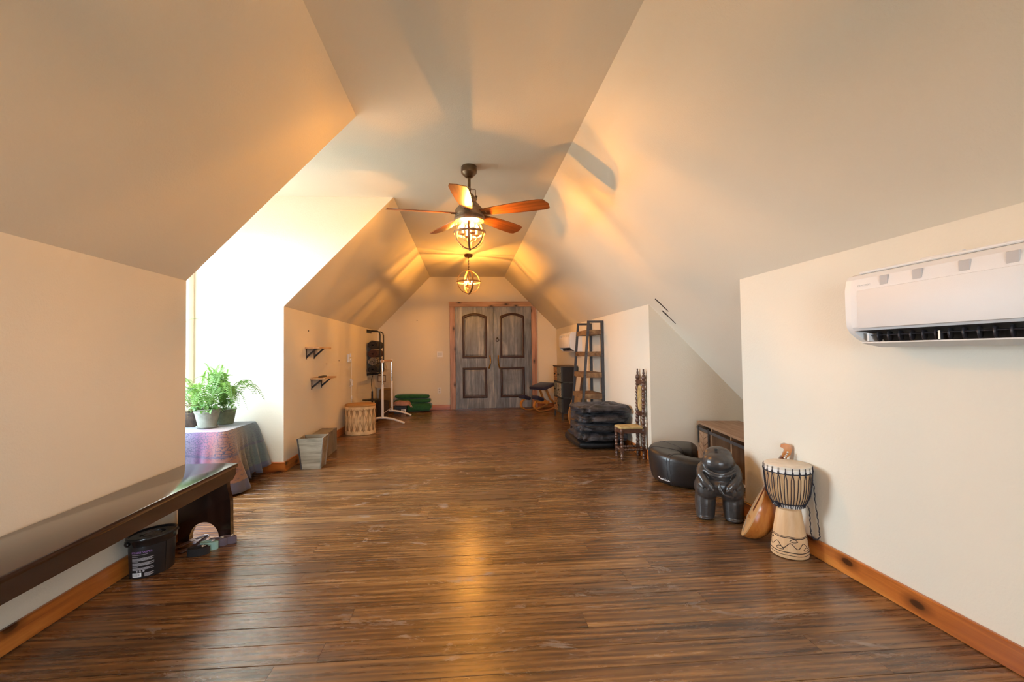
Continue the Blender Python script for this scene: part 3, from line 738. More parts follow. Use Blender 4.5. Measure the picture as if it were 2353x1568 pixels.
for i in range(n + 1):
    f = i / n; x = L0 + (L1 - L0) * f
    wd = 0.040 + 0.034 * math.sin(min(1, f * 1.25) * PI / 2)
    sk = 0.016 * f
    if i == n: wd *= 0.86
    cv = 0.004
    for j in range(5):
        y = wd * (-1 + j / 2.0); z = -cv * (1 - (y / wd) ** 2) * 0.6
        xx = x + (0.02 * (1 - abs(y) / wd) if i == n else 0) + (0.010 * (y / wd) if i >= n - 1 else 0)
        vs.append((xx, y + sk, z)); vs.append((xx, y + sk, z - 0.006))
for i in range(n):
    for j in range(4):
        a, b = (i * 5 + j) * 2, ((i + 1) * 5 + j) * 2
        fs.append((a, b, b + 2, a + 2)); fs.append((a + 1, a + 3, b + 3, b + 1))
    a, b = i * 10, (i + 1) * 10
    fs.append((a, a + 1, b + 1, b)); fs.append((a + 8, b + 8, b + 9, a + 9))
for i in (0, n):
    for j in range(4):
        a = (i * 5 + j) * 2; fs.append((a, a + 2, a + 3, a + 1))
bl.add(vs, fs)
blade_me = bl.mesh('blade', 'blade', 30)
arm_me = MB().rbox(0.085, 0.155, -0.022, 0.022, -0.013, -0.006, 0.003, 1).mesh('blade_iron', 'bronze', 30)
for i in range(5):
    a = math.radians(189 + 72 * i)
    b = link('blade', blade_me, fan, (0, 0, -0.392)); b.rotation_mode = 'QUATERNION'
    b.rotation_quaternion = (Matrix.Rotation(a, 3, 'Z') @ Matrix.Rotation(math.radians(-14), 3, 'X')).to_quaternion()
    link('blade_iron', arm_me, b)
RC, ZC = 0.128, -0.560
for i in range(3): ob('cage_rib', cage_ring(RC, 0.45 + i * PI / 3, ZC, 0.016, 0.004, PI - PI * 0.22, 2 * PI + PI * 0.22, 40), 'cage', fan)
ob('cage_band', hoop(RC + 0.003, ZC + 0.005, 0.018, 0.004), 'cage', fan)
ob('finial', MB().ball((0, 0, ZC - RC - 0.004), 0.010), 'bronze', fan)
ob('stem', MB().cyl((0, 0, -0.455), (0, 0, -0.645), 0.006, n=10), 'bronze_light', fan)
candle_cluster(fan, 4, 0.062, ZC + 0.035, 'bulb_fan', 'bronze_light', rotation=0.35)

def pendant(label, loc, bulb='bulb_pendant'):
    t = thing('pendant_lamp', label, 'lamp', loc, 0, 'globe cage pendants along the ridge')
    ob('canopy', MB().lathe([(0.064, 0), (0.066, -0.004), (0.064, -0.032), (0.058, -0.040), (0.001, -0.042)], 28), 'dark_bronze', t)
    ch = ob('chain', MB().cyl((0, 0, -0.04), (0, 0, -0.255), 0.0026, n=6), 'dark_bronze', t)
    lk = [(0.0075 * math.cos(2 * PI * i / 10), 0, 0.016 * math.sin(2 * PI * i / 10)) for i in range(10)]
    lm = MB().tube(lk, 0.0026, 5, closed=True).mesh('chain_link', 'dark_bronze')
    for i in range(9): link('chain_link', lm, ch, (0, 0, -0.052 - 0.0235 * i), (0, 0, (i % 2) * PI / 2))
    Rp, zp = 0.181, -0.432
    for i, a in enumerate((0.35, 0.35 + PI / 2)): ob('cage_hoop', cage_ring(Rp, a, zp, 0.026, 0.004), 'cage', t)
    ob('cage_band', hoop(Rp + 0.004, zp, 0.022, 0.004), 'cage', t)
    ob('stem', MB().cyl((0, 0, -0.25), (0, 0, zp - 0.105), 0.005, n=10).lathe([(0.001, 0.012), (0.012, 0.004), (0.012, -0.004), (0.001, -0.012)], 12, tr(0, 0, zp + Rp + 0.004)).ball((0, 0, zp - Rp - 0.006), 0.011), 'dark_bronze', t)
    candle_cluster(t, 3, 0.055, zp - 0.012, bulb, 'cage', rotation=0.15)
    return t
pendant('round cage pendant hanging by a chain before the double doors', (0.066, 7.077, 2.653))
pendant('round cage pendant over the viewpoint, outside the picture', (0.05, 0.25, 2.653), 'bulb_near')

# ------------------------------------------------------------------ air conditioners
ac_prof = [(0.0, 0.300), (0.150, 0.306), (0.178, 0.296), (0.192, 0.278), (0.200, 0.235), (0.200, 0.110), (0.196, 0.075), (0.186, 0.060), (0.150, 0.062), (0.085, 0.050), (0.055, 0.012), (0.0, 0.0)]
end_prof = [(0.0, 0.300), (0.150, 0.306), (0.178, 0.296), (0.192, 0.278), (0.200, 0.235), (0.200, 0.110), (0.196, 0.075), (0.182, 0.052), (0.150, 0.026), (0.105, 0.004), (0.055, 0.0), (0.0, 0.0)]
def air_con(label, yfar, zb, group):
    t = thing('air_conditioner', label, 'air conditioner', (XR, yfar, zb), 0, group)
    L = 0.82
    mx = Matrix(((-1, 0, 0, 0), (0, 0, -1, 0), (0, 1, 0, 0), (0, 0, 0, 1)))    # (d,z,along) -> x=-d, y=-along
    ob('housing', MB().prism(ac_prof, 0.028, L - 0.028, mx), 'ac_white', t, smooth=25)
    for a in (0.0, L - 0.028): ob('end_cap', MB().prism(end_prof, a, a + 0.028, mx), 'white_plastic', t, smooth=25)
    ob('front_panel', MB().rbox(-0.2035, -0.190, -L + 0.060, -0.062, 0.070, 0.230, 0.0035, 2), 'ac_white', t, smooth=30)
    ob('top_lip', MB().rbox(-0.170, -0.02, -L + 0.04, -0.04, 0.302, 0.313, 0.004, 1), 'white_plastic', t, smooth=30)
    ob('outlet_recess', MB().prism([(0.190, 0.0605), (0.152, 0.0625), (0.086, 0.0505), (0.060, 0.018), (0.058, 0.012), (0.088, 0.046), (0.15, 0.056)], 0.04, L - 0.04, mx), 'dark_void', t, smooth=0)
    pv = ob('air_flap', MB().prism([(0.162, 0.013), (0.163, 0.008), (0.075, -0.010), (0.068, -0.004)], 0.036, L - 0.036, mx), 'ac_flap', t, smooth=0)
    fm = MB().lathe([(0.001, -0.003), (0.027, -0.003), (0.029, 0), (0.027, 0.003), (0.001, 0.003)], 16, rot('X', PI / 2) @ Matrix.Diagonal((1.0, 0.8, 1, 1))).mesh('vane', 'fin')
    for i in range(15):
        link('vane', fm, t, (-0.130, -0.088 - i * 0.0465, 0.036), (0, 0, 0.5))
    ob('vane_rod', MB().cyl((-0.146, -0.06, 0.040), (-0.146, -L + 0.06, 0.040), 0.0025, n=6), 'fin', t)
    ob('flap_bracket', MB().prism([(0.0, 0.0), (0.05, 0.0), (0.03, 0.028), (0.0, 0.035)], -0.004, 0.004, tr(-0.158, -0.062, 0.016) @ YZX), 'white_plastic', t, smooth=0)
    ob('flap_bracket', MB().prism([(0.0, 0.0), (0.05, 0.0), (0.03, 0.024), (0.0, 0.03)], -0.004, 0.004, tr(-0.158, -0.352, 0.016) @ YZX), 'chrome', t, smooth=0)
    for i, yy in enumerate((0.166, 0.300, 0.459, 0.594, 0.72)):  # flat grey plates stand in for the shade behind the mesh
        ob('vent_shade', MB().rbox(-0.2015, -0.190, -yy - 0.036, -yy, 0.238, 0.276, 0.002, 1, tr(0.0015, 0, 0)), 'ac_grey', t, smooth=0)
    lg = MB().text('SAMSUNG', 0.0135, 0.0008, Matrix(((0, 0, -1, -0.1975), (-1, 0, 0, -0.062), (0, 1, 0, 0.243), (0, 0, 0, 1))))
    o = ob('embossed_name', lg, 'ac_name', t, smooth=0)
    return t
air_con('white wall air conditioner on the near right wall', 1.870, 1.117, 'wall air conditioners')
air_con('white wall air conditioner in the far corner behind the ladder shelf', 7.955, 1.118, 'wall air conditioners')
rl = MB().cyl((0, 0, 0), (0, -0.15, 0), 0.013, 0.012, 10)
tag(ob('paper_roll', rl, 'white_plastic', None, (1.795, 1.655, 1.443), (0, 0, 0)), 'thin white rolled sheet lying on top of the near air conditioner', 'paper roll')

# ------------------------------------------------------------------ bench, bucket, straps
BX, BZ, BE = -1.400, 0.450, 2.93
bench = thing('bench', 'long dark espresso wooden bench along the left wall', 'bench', (XL + 0.02, 1.8, 0))
bx0, bx1 = 0.002, BX - (XL + 0.02)
by0, by1 = 0.45 - 1.8, BE - 1.8
ob('bench_top', MB().rbox(bx0, bx1, by0, by1, BZ - 0.026, BZ, 0.005, 2), 'espresso', bench, smooth=30)
ap = [(by0 + 0.02, BZ - 0.026), (by0 + 0.02, 0.385), (by0 + 0.05, 0.358), (by1 - 0.05, 0.358), (by1 - 0.012, 0.385), (by1 - 0.012, BZ - 0.026)]
mY = Matrix(((0, 0, 1, 0), (1, 0, 0, 0), (0, 1, 0, 0), (0, 0, 0, 1)))
ob('apron', MB().prism(ap, bx1 - 0.030, bx1 - 0.008, mY), 'espresso', bench, smooth=0)
def leg_panel():
    W0 = bx1 - bx0
    p = [(0.03, BZ - 0.026), (W0 - 0.035, BZ - 0.026), (W0 - 0.035, 0.355)]
    for i in range(9):
        f = i / 8; p.append((W0 - 0.035 + 0.020 * (0.5 - 0.5 * math.cos(PI * f)), 0.345 - 0.13 * f))
    p += [(W0 - 0.012, 0.0), (W0 - 0.080, 0.0)]
    for i in range(1, 18):
        a = PI * i / 18; p.append((W0 - 0.165 + 0.085 * math.cos(a), 0.018 + 0.098 * math.sin(a)))
    p += [(W0 - 0.250, 0.0), (0.0, 0.0), (0.0, 0.21)]
    return p
for yy in (2.885 - 1.8, 0.55 - 1.8):
    ob('leg_panel', MB().prism(leg_panel(), yy - 0.018, yy + 0.018, tr(bx0, 0, 0) @ YZX), 'espresso_z', bench, smooth=0)

def oval(r1, r2, n, z): return [(r1 * math.cos(2 * PI * i / n), r2 * math.sin(2 * PI * i / n), z) for i in range(n)]
def oval_stack(rs, n=40):
    vs = []; fs = []
    for a, b, z in rs: vs += oval(a, b, n, z)
    for j in range(len(rs) - 1):
        for i in range(n): fs.append((j * n + i, j * n + (i + 1) % n, (j + 1) * n + (i + 1) % n, (j + 1) * n + i))
    fs += [tuple(range(n - 1, -1, -1)), tuple((len(rs) - 1) * n + i for i in range(n))]
    return MB().add(vs, fs)
RZB = math.radians(62)
bucket = thing('wipes_bucket', 'black oval plastic wipes bucket with lid under the bench', 'bucket', (-1.628, 2.515, 0), RZB)
ob('tub', oval_stack([(0.098, 0.066, 0.0), (0.101, 0.069, 0.004), (0.108, 0.076, 0.17)]), 'black_plastic', bucket)
ob('lid', oval_stack([(0.112, 0.080, 0.158), (0.114, 0.082, 0.160), (0.115, 0.083, 0.182), (0.118, 0.086, 0.186), (0.119, 0.087, 0.194), (0.116, 0.084, 0.200), (0.108, 0.076, 0.200), (0.104, 0.072, 0.194), (0.060, 0.040, 0.193), (0.058, 0.038, 0.187), (0.045, 0.026, 0.187), (0.042, 0.024, 0.191)]), 'black_gloss', bucket)
for s in (-1, 1): ob('handle_lug', MB().ball((s * 0.118, 0, 0.176), 0.013, (0.8, 1.2, 1)), 'black_gloss', bucket)
hb = [(0.118 * math.cos(a), 0.09 * math.sin(a), 0.178) for a in [PI * i / 20 for i in range(21)]]
ob('bail_handle', MB().tube(hb, 0.0028, 6), 'black_gloss', bucket)
def on_tub(mb2, a_mid, up):
    """wrap flat (x along, y up, z out) geometry round the tub around angle a_mid"""
    out = []
    for x, y, z in mb2.v:
        zz = up + y; f = zz / 0.17
        ra, rb = 0.101 + 0.007 * f + z + 0.0006, 0.069 + 0.007 * f + z + 0.0006
        a = a_mid + x / 0.088
        out.append((ra * math.cos(a), rb * math.sin(a), zz))
    m2 = MB(); m2.v = out; m2.f = mb2.f; return m2
AM = math.radians(212)
I4 = Matrix.Identity(4)
sl = ob('seam', on_tub(MB().box(-0.001, 0.001, 0, 0.152, 0, 0.0008), math.radians(282), 0.004), 'black_gloss', bucket, smooth=0)
ob('name_print', on_tub(MB().text('FITNESS WIPES', 0.0130, 0.0002, tr(-0.052, 0, 0)), AM + 0.25, 0.126), 'print_purple', bucket, smooth=0)
def bars(rows):
    mb2 = MB()
    for (x0, x1, y) in rows:
        n = 6
        for i in range(n):
            a, b = x0 + (x1 - x0) * i / n, x0 + (x1 - x0) * (i + 1) / n
            mb2.box(a, b, y, y + 0.0017, 0, 0.0003)
    return mb2
rows = [(-0.05, 0.018, -0.004)]
for blk, k in ((0.105, 6), (0.081, 6), (0.056, 5)):
    rows.append((-0.05, -0.02, blk - 0.122 + 0.004))
    for i in range(k - 1): rows.append((-0.05, 0.040 - 0.008 * ((i * 7) % 3), blk - 0.126 - i * 0.0030))
for i in range(6): rows.append((0.004, 0.040 - 0.006 * (i % 3), 0.028 - 0.126 - i * 0.0030))
ob('fine_print', on_tub(bars(rows), AM + 0.25, 0.122), 'print_grey', bucket, smooth=0)
ic = MB()
for i in range(3): ic.box(-0.030 + i * 0.014, -0.024 + i * 0.014, 0, 0.009, 0, 0.0003); ic.box(-0.032 + i * 0.014, -0.022 + i * 0.014, 0.003, 0.005, 0, 0.0003)
ob('care_symbols', on_tub(ic, AM + 0.25, 0.033), 'print_grey', bucket, smooth=0)
bc = MB()
for i in range(8): bc.box(-0.045 + i * 0.0054, -0.045 + (i + 1) * 0.0054, 0, 0.020, 0, 0.0002)
ob('barcode_patch', on_tub(bc, AM + 0.18, 0.010), 'print_white', bucket, smooth=0)
bk = MB()
for x, wd in ((0.004, 1.2), (0.008, 2.4), (0.013, 1.0), (0.016, 1.8), (0.021, 2.6), (0.026, 1.0), (0.029, 1.6), (0.033, 2.2), (0.038, 1.0)):
    bk.box(-0.045 + x, -0.045 + x + wd * 0.001, 0.003, 0.018, 0, 0.0005)
ob('barcode_bars', on_tub(bk, AM + 0.18, 0.010), 'black_plastic', bucket, smooth=0)

def coil(name, label, loc, rz, mat, r1, r2, turns, wd, group='rolled yoga straps'):
    t = thing(name, label, 'strap', loc, rz, group)
    pts = []; N = int(turns * 22)
    for i in range(N + 1):
        f = i / N; a = 2 * PI * turns * f; k = 0.30 + 0.70 * f
        pts.append((r1 * k * math.cos(a), r2 * k * math.sin(a), wd / 2))
    ob('webbing', MB().sweep(pts, [(-wd / 2, -0.0013), (wd / 2, -0.0013), (wd / 2, 0.0013), (-wd / 2, 0.0013)], (0, 0, 1)), mat, t, smooth=50)
    ob('buckle', MB().tube([(r1 * 0.2, 0.004, wd + 0.002), (r1 * 0.5, 0.012, wd + 0.004), (r1 * 0.62, 0.0, wd + 0.004), (r1 * 0.4, -0.012, wd + 0.003)], 0.0025, 6, closed=True), 'chrome', t)
    return t
coil('yoga_strap', 'rolled black webbing strap, nearest the bucket', (-1.500, 2.690, 0), 0.25, 'strap_black', 0.056, 0.030, 5, 0.040)
coil('yoga_strap', 'rolled pale teal webbing strap between black and mauve ones', (-1.478, 2.757, 0), 0.15, 'strap_teal', 0.048, 0.028, 5, 0.044)
coil('yoga_strap', 'rolled mauve strap just behind the teal one', (-1.455, 2.808, 0), 0.1, 'strap_purple', 0.050, 0.022, 5, 0.040)
coil('yoga_strap', 'rolled mauve strap against the bench leg panel', (-1.412, 2.838, 0), 0.1, 'strap_purple', 0.046, 0.022, 5, 0.040)
ls = thing('yoga_strap', 'loose plum strap with white label lying along the baseboard', 'strap', (-1.66, 2.66, 0), 0, 'rolled yoga straps')
ob('webbing', MB().sweep([(-0.035, -0.02, 0.016), (-0.005, 0.06, 0.020), (0.035, 0.14, 0.024), (0.075, 0.20, 0.030), (0.095, 0.225, 0.034), (0.110, 0.215, 0.030), (0.09, 0.15, 0.012), (0.05, 0.05, 0.006)], [(-0.020, -0.0012), (0.020, -0.0012), (0.020, 0.0012), (-0.020, 0.0012)], [Vector((0.88, -0.47, 0.15))] * 8), 'strap_plum', ls, smooth=50)
ob('white_label', MB().box(-0.018, 0.018, -0.012, 0.012, 0, 0.0012, tr(0.052, 0.168, 0.0295) @ rot('Z', -0.55) @ rot('X', 0.09)), 'print_white', ls, smooth=0)
ob('buckle', MB().cyl((0.085, 0.235, 0.030), (0.118, 0.218, 0.032), 0.004, n=8), 'chrome', ls)

# ------------------------------------------------------------------ dormer table, cloth and plants
TX0, TX1, TY0, TY1, TZ = -2.50, -1.945, 3.835, 4.42, 0.492
tbl = thing('side_table', 'low table hidden under the printed tapestry cloth', 'table', ((TX0 + TX1) / 2, (TY0 + TY1) / 2, 0))
hx, hy = (TX1 - TX0) / 2, (TY1 - TY0) / 2
ob('table_top', MB().rbox(-hx, hx, -hy, hy, TZ - 0.025, TZ, 0.006, 1), 'greywood', tbl, smooth=30)
for sx in (-1, 1):
    for sy in (-1, 1):
        ob('leg', MB().box(-0.022, 0.022, -0.022, 0.022, 0, TZ - 0.025, tr(sx * (hx - 0.05), sy * (hy - 0.05), 0)), 'greywood_z', tbl, smooth=0)
ob('lower_rail', MB().box(-hx + 0.03, hx - 0.03, hy - 0.07, hy - 0.04, 0.05, 0.11), 'greywood', tbl, smooth=0)
def cloth():
    rr = 0.035; per = []; nseg = 42
    # perimeter, counted from the far right corner round by the near side
    cs = [(hx - rr, hy - rr, 0, PI / 2), (-hx + rr, hy - rr, PI / 2, PI), (-hx + rr, -hy + rr, PI, 1.5 * PI), (hx - rr, -hy + rr, 1.5 * PI, 2 * PI)]
    pts = []
    for cx, cy, a0, a1 in cs:
        for i in range(9):
            a = a0 + (a1 - a0) * i / 8; pts.append((cx + rr * math.cos(a), cy + rr * math.sin(a), math.cos(a), math.sin(a)))
    # resample evenly
    closed = pts + [pts[0]]
    ln = [0]
    for p, q in zip(closed[:-1], closed[1:]): ln.append(ln[-1] + math.hypot(q[0] - p[0], q[1] - p[1]))
    N = 200; out = []
    for i in range(N):
        s = ln[-1] * i / N
        j = max(k for k in range(len(ln)) if ln[k] <= s + 1e-9); j = min(j, len(closed) - 2)
        f = (s - ln[j]) / max(1e-9, ln[j + 1] - ln[j])
        p, q = closed[j], closed[j + 1]
        nx, ny = p[2] + (q[2] - p[2]) * f, p[3] + (q[3] - p[3]) * f; l = math.hypot(nx, ny)
        out.append((p[0] + (q[0] - p[0]) * f, p[1] + (q[1] - p[1]) * f, nx / l, ny / l))
    vs = []; st = []; fs = []
    top = TZ + 0.004
    vs.append((0, 0, top)); st.append((0.45, 0.0, 0))
    rings = [(0.35, 0), (0.7, 0), (0.93, 0), (1.0, 0.0)] 
    rows = [('t', 0.35), ('t', 0.7), ('t', 0.94)] + [('s', q / 16) for q in range(17)]
    for kind, t in rows:
        for i, (x, y, nx, ny) in enumerate(out):
            a = math.atan2(y, x)
            # u runs from the left hidden side through the near side to the right side
            ang = (a + 2 * PI - 0.9) % (2 * PI)
            u = min(1.0, max(0.0, (ang - 2.2) / (2 * PI - 2.2)))
            if kind == 't':
                vs.append((x * t, y * t, top)); st.append((u, 0.32 * t, 0))
            else:
                corner = abs(math.sin(2 * a)) ** 6
                drop = TZ - 0.055 - 0.05 * math.sin(a * 3 + 1.1) * 0.6
                if nx > 0.5 and y > 0.1: drop = TZ - 0.075
                fold = 0.018 * math.sin(a * 17 + 1.3 * math.sin(a * 5)) + 0.010 * math.sin(a * 29 + 0.7)
                flare = t * (0.055 + 0.085 * corner) + t * t * fold * 1.5
                edge = 0.012 * (1 - (1 - min(1, t * 6)) ** 2)
                z = top - drop * t
                if t * drop < 0.02: z = top - t * drop
                px, py = x + nx * (flare + edge), y + ny * (flare + edge)
                if py + (TY0 + TY1) / 2 > DY1 - 0.03: py = DY1 - 0.03 - (TY0 + TY1) / 2
                if px + (TX0 + TX1) / 2 < DX + 0.02: px = DX + 0.02 - (TX0 + TX1) / 2
                vs.append((px, py, z + (0.02 * math.sin(a * 11) * t if t > 0.9 else 0))); st.append((u, 0.32 + 0.68 * t, 0))
    for i in range(N): fs.append((0, 1 + i, 1 + (i + 1) % N))
    for j in range(len(rows) - 1):
        for i in range(N):
            a, b = 1 + j * N, 1 + (j + 1) * N
            fs.append((a + i, b + i, b + (i + 1) % N, a + (i + 1) % N))
    m = MB().add(vs, fs); me = m.mesh('tapestry_cloth', 'tapestry', 60)
    at = me.attributes.new('st', 'FLOAT_VECTOR', 'POINT')
    for i, q in enumerate(st): at.data[i].vector = q
    o = link('tapestry_cloth', me, None, ((TX0 + TX1) / 2, (TY0 + TY1) / 2, 0))
    md = o.modifiers.new('thick', 'SOLIDIFY'); md.thickness = 0.003; md.offset = 1
    tag(o, 'purple, pink and teal printed tapestry draped over the dormer table', 'tablecloth')
cloth()
TT = TZ + 0.008
def frond_mesh(L, arch, lean, wd, nm='frond', mat='fern', npin=30):
    mb = MB(); pts = []
    for i in range(npin + 1):
        f = i / npin
        r = L * (0.12 * f + 0.88 * (1 - (1 - f) ** 1.0)) * lean
        h = L * (math.sin(min(1.0, f * 1.0) * PI * arch) / max(0.3, math.sin(min(0.5, arch) * PI))) * (1 - lean * 0.45)
        pts.append(Vector((r, 0.02 * L * math.sin(f * 5), h)))
    mb.tube(pts, [0.0022 * (1 - 0.7 * i / npin) for i in range(npin + 1)], 4)
    for i in range(3, npin):
        f = i / npin; d = (pts[i + 1] - pts[i - 1]).normalized(); p = pts[i]
        l = wd * (math.sin(PI * (0.10 + 0.88 * f)) ** 0.7)
        up = Vector((0, 1, 0)).cross(d).normalized()
        for s in (-1, 1):
            out = (Vector((0, s, 0)) * 0.9 + d * 0.42 - up * -0.10).normalized()
            q = p + out * l - up * 0.12 * l * -1
            m1 = p + out * (l * 0.45); hw = l * 0.11 + 0.0016
            a = m1 + d * hw; b = m1 - d * hw
            o = len(mb.v)
            e = up * 0.0006
            for vtx in (p, a, q, b): mb.v.append(tuple(vtx))
            mb.f.append((o, o + 1, o + 2, o + 3))
    me = mb.mesh(nm, mat, 0)
    return me
FR = [frond_mesh(0.46, 0.66, 0.62, 0.056), frond_mesh(0.44, 0.84, 0.86, 0.056), frond_mesh(0.48, 0.50, 0.34, 0.052), frond_mesh(0.38, 0.98, 0.80, 0.050)]
def leaf_me(L, wd, nm, mat):
    vs = []; fs = []; n = 6
    for i in range(n + 1):
        f = i / n; x = L * f; y = wd * math.sin(PI * f) ** 0.8; z = L * (0.28 * math.sin(f * PI * 0.9)) - 0.12 * L * f * f
        vs += [(x, -y, z + 0.18 * y), (x, 0, z), (x, y, z + 0.18 * y)]
    for i in range(n):
        a = i * 3; fs += [(a, a + 3, a + 4, a + 1), (a + 1, a + 4, a + 5, a + 2)]
    return MB().add(vs, fs).mesh(nm, mat, 80)
LF = [leaf_me(0.075, 0.018, 'leaf', 'leaf'), leaf_me(0.060, 0.020, 'leaf', 'leaf'), leaf_me(0.09, 0.014, 'leaf', 'leaf')]
def pot(t, r0, r1, h, mat, saucer=True):
    s = 0.014 if saucer else 0.0
    p = ob('pot', MB().lathe([(r0 * 0.92, s), (r0, s + 0.004), (r0 + (r1 - r0) * 0.80, s + h * 0.78), (r1 * 0.985, s + h * 0.80), (r1 * 0.96, s + h * 0.84), (r1, s + h * 0.90), (r1 * 1.05, s + h * 0.97), (r1 * 1.04, s + h), (r1 * 0.94, s + h), (r1 * 0.90, s + h * 0.86), (0.001, s + h * 0.85)], 36), mat, t)
    ob('soil', MB().lathe([(r1 * 0.90, s + h * 0.84), (r1 * 0.6, s + h * 0.90), (0.001, s + h * 0.90)], 20), 'soil', p)
    if saucer: ob('saucer', MB().lathe([(0.001, 0.0), (r0 * 1.05, 0.0), (r0 * 1.22, 0.014), (r0 * 1.22, 0.020), (r0 * 1.15, 0.020), (r0 * 1.0, 0.006)], 36), mat, t)
def fern(name, label, loc, potargs, fronds, leaves=0, seed=1):
    rnd = random.Random(seed)
    t = thing(name, label, 'plant', loc, 0, 'potted plants in the dormer')
    if potargs: pot(t, *potargs)
    h = potargs[2] * 0.9 if potargs else 0.1
    for (az, kd, s) in fronds:
        o = link('frond', FR[kd], t, (rnd.uniform(-0.02, 0.02), rnd.uniform(-0.02, 0.02), h), (rnd.uniform(-0.15, 0.15), rnd.uniform(-0.1, 0.1), math.radians(az))); o.scale = (s, s, s)
    for i in range(leaves):
        a = rnd.uniform(0, 2 * PI); r = rnd.uniform(0.02, 0.10)
        o = link('leaf', LF[i % 3], t, (r * math.cos(a), r * math.sin(a), h + rnd.uniform(-0.005, 0.055)), (rnd.uniform(-0.5, 0.5), rnd.uniform(-0.7, 0.4), a + rnd.uniform(-0.8, 0.8)))
    return t
rr = random.Random(5)
fern('potted_fern', 'leafy plant and fern in a sage grey ribbed pot with saucer', (-2.195, 4.06, TT), (0.068, 0.100, 0.150, 'pot'),
     [(250, 3, 0.9), (215, 3, 1.0), (95, 2, 0.95), (60, 2, 0.9), (130, 2, 0.85), (180, 0, 0.9), (20, 1, 0.62), (290, 3, 0.6), (330, 3, 0.5), (232, 1, 0.8), (265, 3, 0.75), (195, 0, 0.95), (305, 1, 0.5), (75, 0, 0.9), (110, 2, 1.0)], 52, 3)
fern('potted_fern', 'large fern in a moss green pot at the back of the table', (-2.165, 4.285, TT), (0.070, 0.092, 0.135, 'pot_green', False),
     [(-18, 1, 0.92), (-42, 1, 0.85), (-70, 1, 0.8), (-2, 3, 0.75), (25, 0, 0.6), (250, 0, 0.75), (225, 1, 0.7), (200, 0, 0.9), (170, 0, 0.85), (270, 2, 1.0), (240, 2, 1.05), (300, 0, 0.8), (100, 2, 0.9), (320, 2, 0.8), (282, 1, 0.75), (350, 3, 0.5), (-32, 3, 0.7), (-26, 1, 1.0), (-55, 1, 0.9), (-10, 1, 0.95), (-80, 3, 0.9), (-48, 3, 0.95), (290, 0, 1.0), (260, 0, 0.95), (310, 1, 0.95)], 6, 4)
bk_ = fern('potted_fern', 'fern in a dark wicker basket, half hidden by the wall corner', (-2.37, 4.19, TT), None,
     [(280, 1, 0.8), (310, 0, 0.85), (340, 0, 0.9), (250, 3, 0.9), (0, 2, 0.95), (60, 2, 0.9), (120, 0, 0.8), (180, 1, 0.8), (215, 1, 0.85), (265, 3, 0.7), (300, 3, 0.6), (20, 0, 0.7)], 0, 6)
ob('basket', MB().lathe([(0.075, 0), (0.088, 0.05), (0.094, 0.10), (0.092, 0.125), (0.084, 0.125), (0.080, 0.10), (0.001, 0.10)], 24), 'wicker', bk_)
dryf = frond_mesh(0.20, 0.95, 0.75, 0.020, 'dry_frond', 'dry', 16)
for i in range(7): link('dry_frond', dryf, bk_, (0, 0, 0.11), (0, 0.35, math.radians(215 + 22 * i)))
hp = thing('hanging_plant', 'strap leaved plant hanging in the dormer, one pale leaf tip in view', 'plant', (-2.48, 4.05, 1.18))
ob('pot', MB().lathe([(0.05, 0), (0.07, 0.09), (0.075, 0.10), (0.068, 0.10), (0.06, 0.085), (0.001, 0.085)], 24), 'pot', hp)
for s in range(3):
    a = 2 * PI * s / 3; ob('cord', MB().cyl((0.07 * math.cos(a), 0.07 * math.sin(a), 0.095), (0, 0, HC - 1.18), 0.0015, n=5), 'canvas', hp)
for az, L in ((38, 0.26), (100, 0.2), (165, 0.18), (225, 0.2), (270, 0.2), (320, 0.19)):
    pts = [(L * f, 0, 0.10 + 0.62 * L * math.sin(f * PI * 0.80) ) for f in [i / 10 for i in range(11)]]
    sd = (0, 1, 0); vs = []; fs = []
    for i, p in enumerate(pts):
        wv = 0.013 * (math.sin(PI * (0.12 + 0.86 * i / 10)) ** 0.7) + 0.0005
        vs += [(p[0], -wv, p[2]), (p[0], 0, p[2] - 0.002), (p[0], wv, p[2])]
    for i in range(10): a = i * 3; fs += [(a, a + 3, a + 4, a + 1), (a + 1, a + 4, a + 5, a + 2)]
    ob('strap_leaf', MB().add(vs, fs), 'leaf', hp, (0, 0, 0), (0, 0, math.radians(az)), smooth=80)

# ------------------------------------------------------------------ left side, further back
def taper_bin(t, w0, w1, h, mat, th=0.010, edge='greywood_z'):
    for i in range(4):
        R4 = rot('Z', i * PI / 2)
        q = [(-w0, w0, 0), (w0, w0, 0), (w1, w1, h), (-w1, w1, h)]
        vs = [(x, -y, z) for x, y, z in q] + [(x * (1 - th / w0), -(y - th), z) for x, y, z in q]
        fs = [(0, 1, 2, 3), (7, 6, 5, 4), (0, 4, 5, 1), (1, 5, 6, 2), (2, 6, 7, 3), (3, 7, 4, 0)]
        ob('side_board', MB().add(vs, fs, R4), mat, t, smooth=0)
        ob('corner_batten', MB().tube([(-w0 - 0.001, -w0 - 0.001, 0.0), (-w1 - 0.001, -w1 - 0.001, h)], 0.0075, 4), 'gunmetal' if i == 0 else edge, t, rt=(0, 0, i * PI / 2), smooth=0)
    ob('bottom', MB().box(-w0, w0, -w0, w0, 0.006, 0.016), mat, t, smooth=0)
bn = thing('waste_bin', 'square tapered grey wood waste bin by the left wall corner', 'bin', (-1.513, 4.67, 0), 0.06)
taper_bin(bn, 0.088, 0.118, 0.302, 'greywood')
for px in (-0.083, 0.083): ob('screw', MB().ball((px, -0.089, 0.012), 0.004), 'chrome', bn)
gb = thing('slat_box', 'grey slatted wood box standing behind the waste bin', 'box', (-1.595, 5.22, 0), 0.03)
n = 13
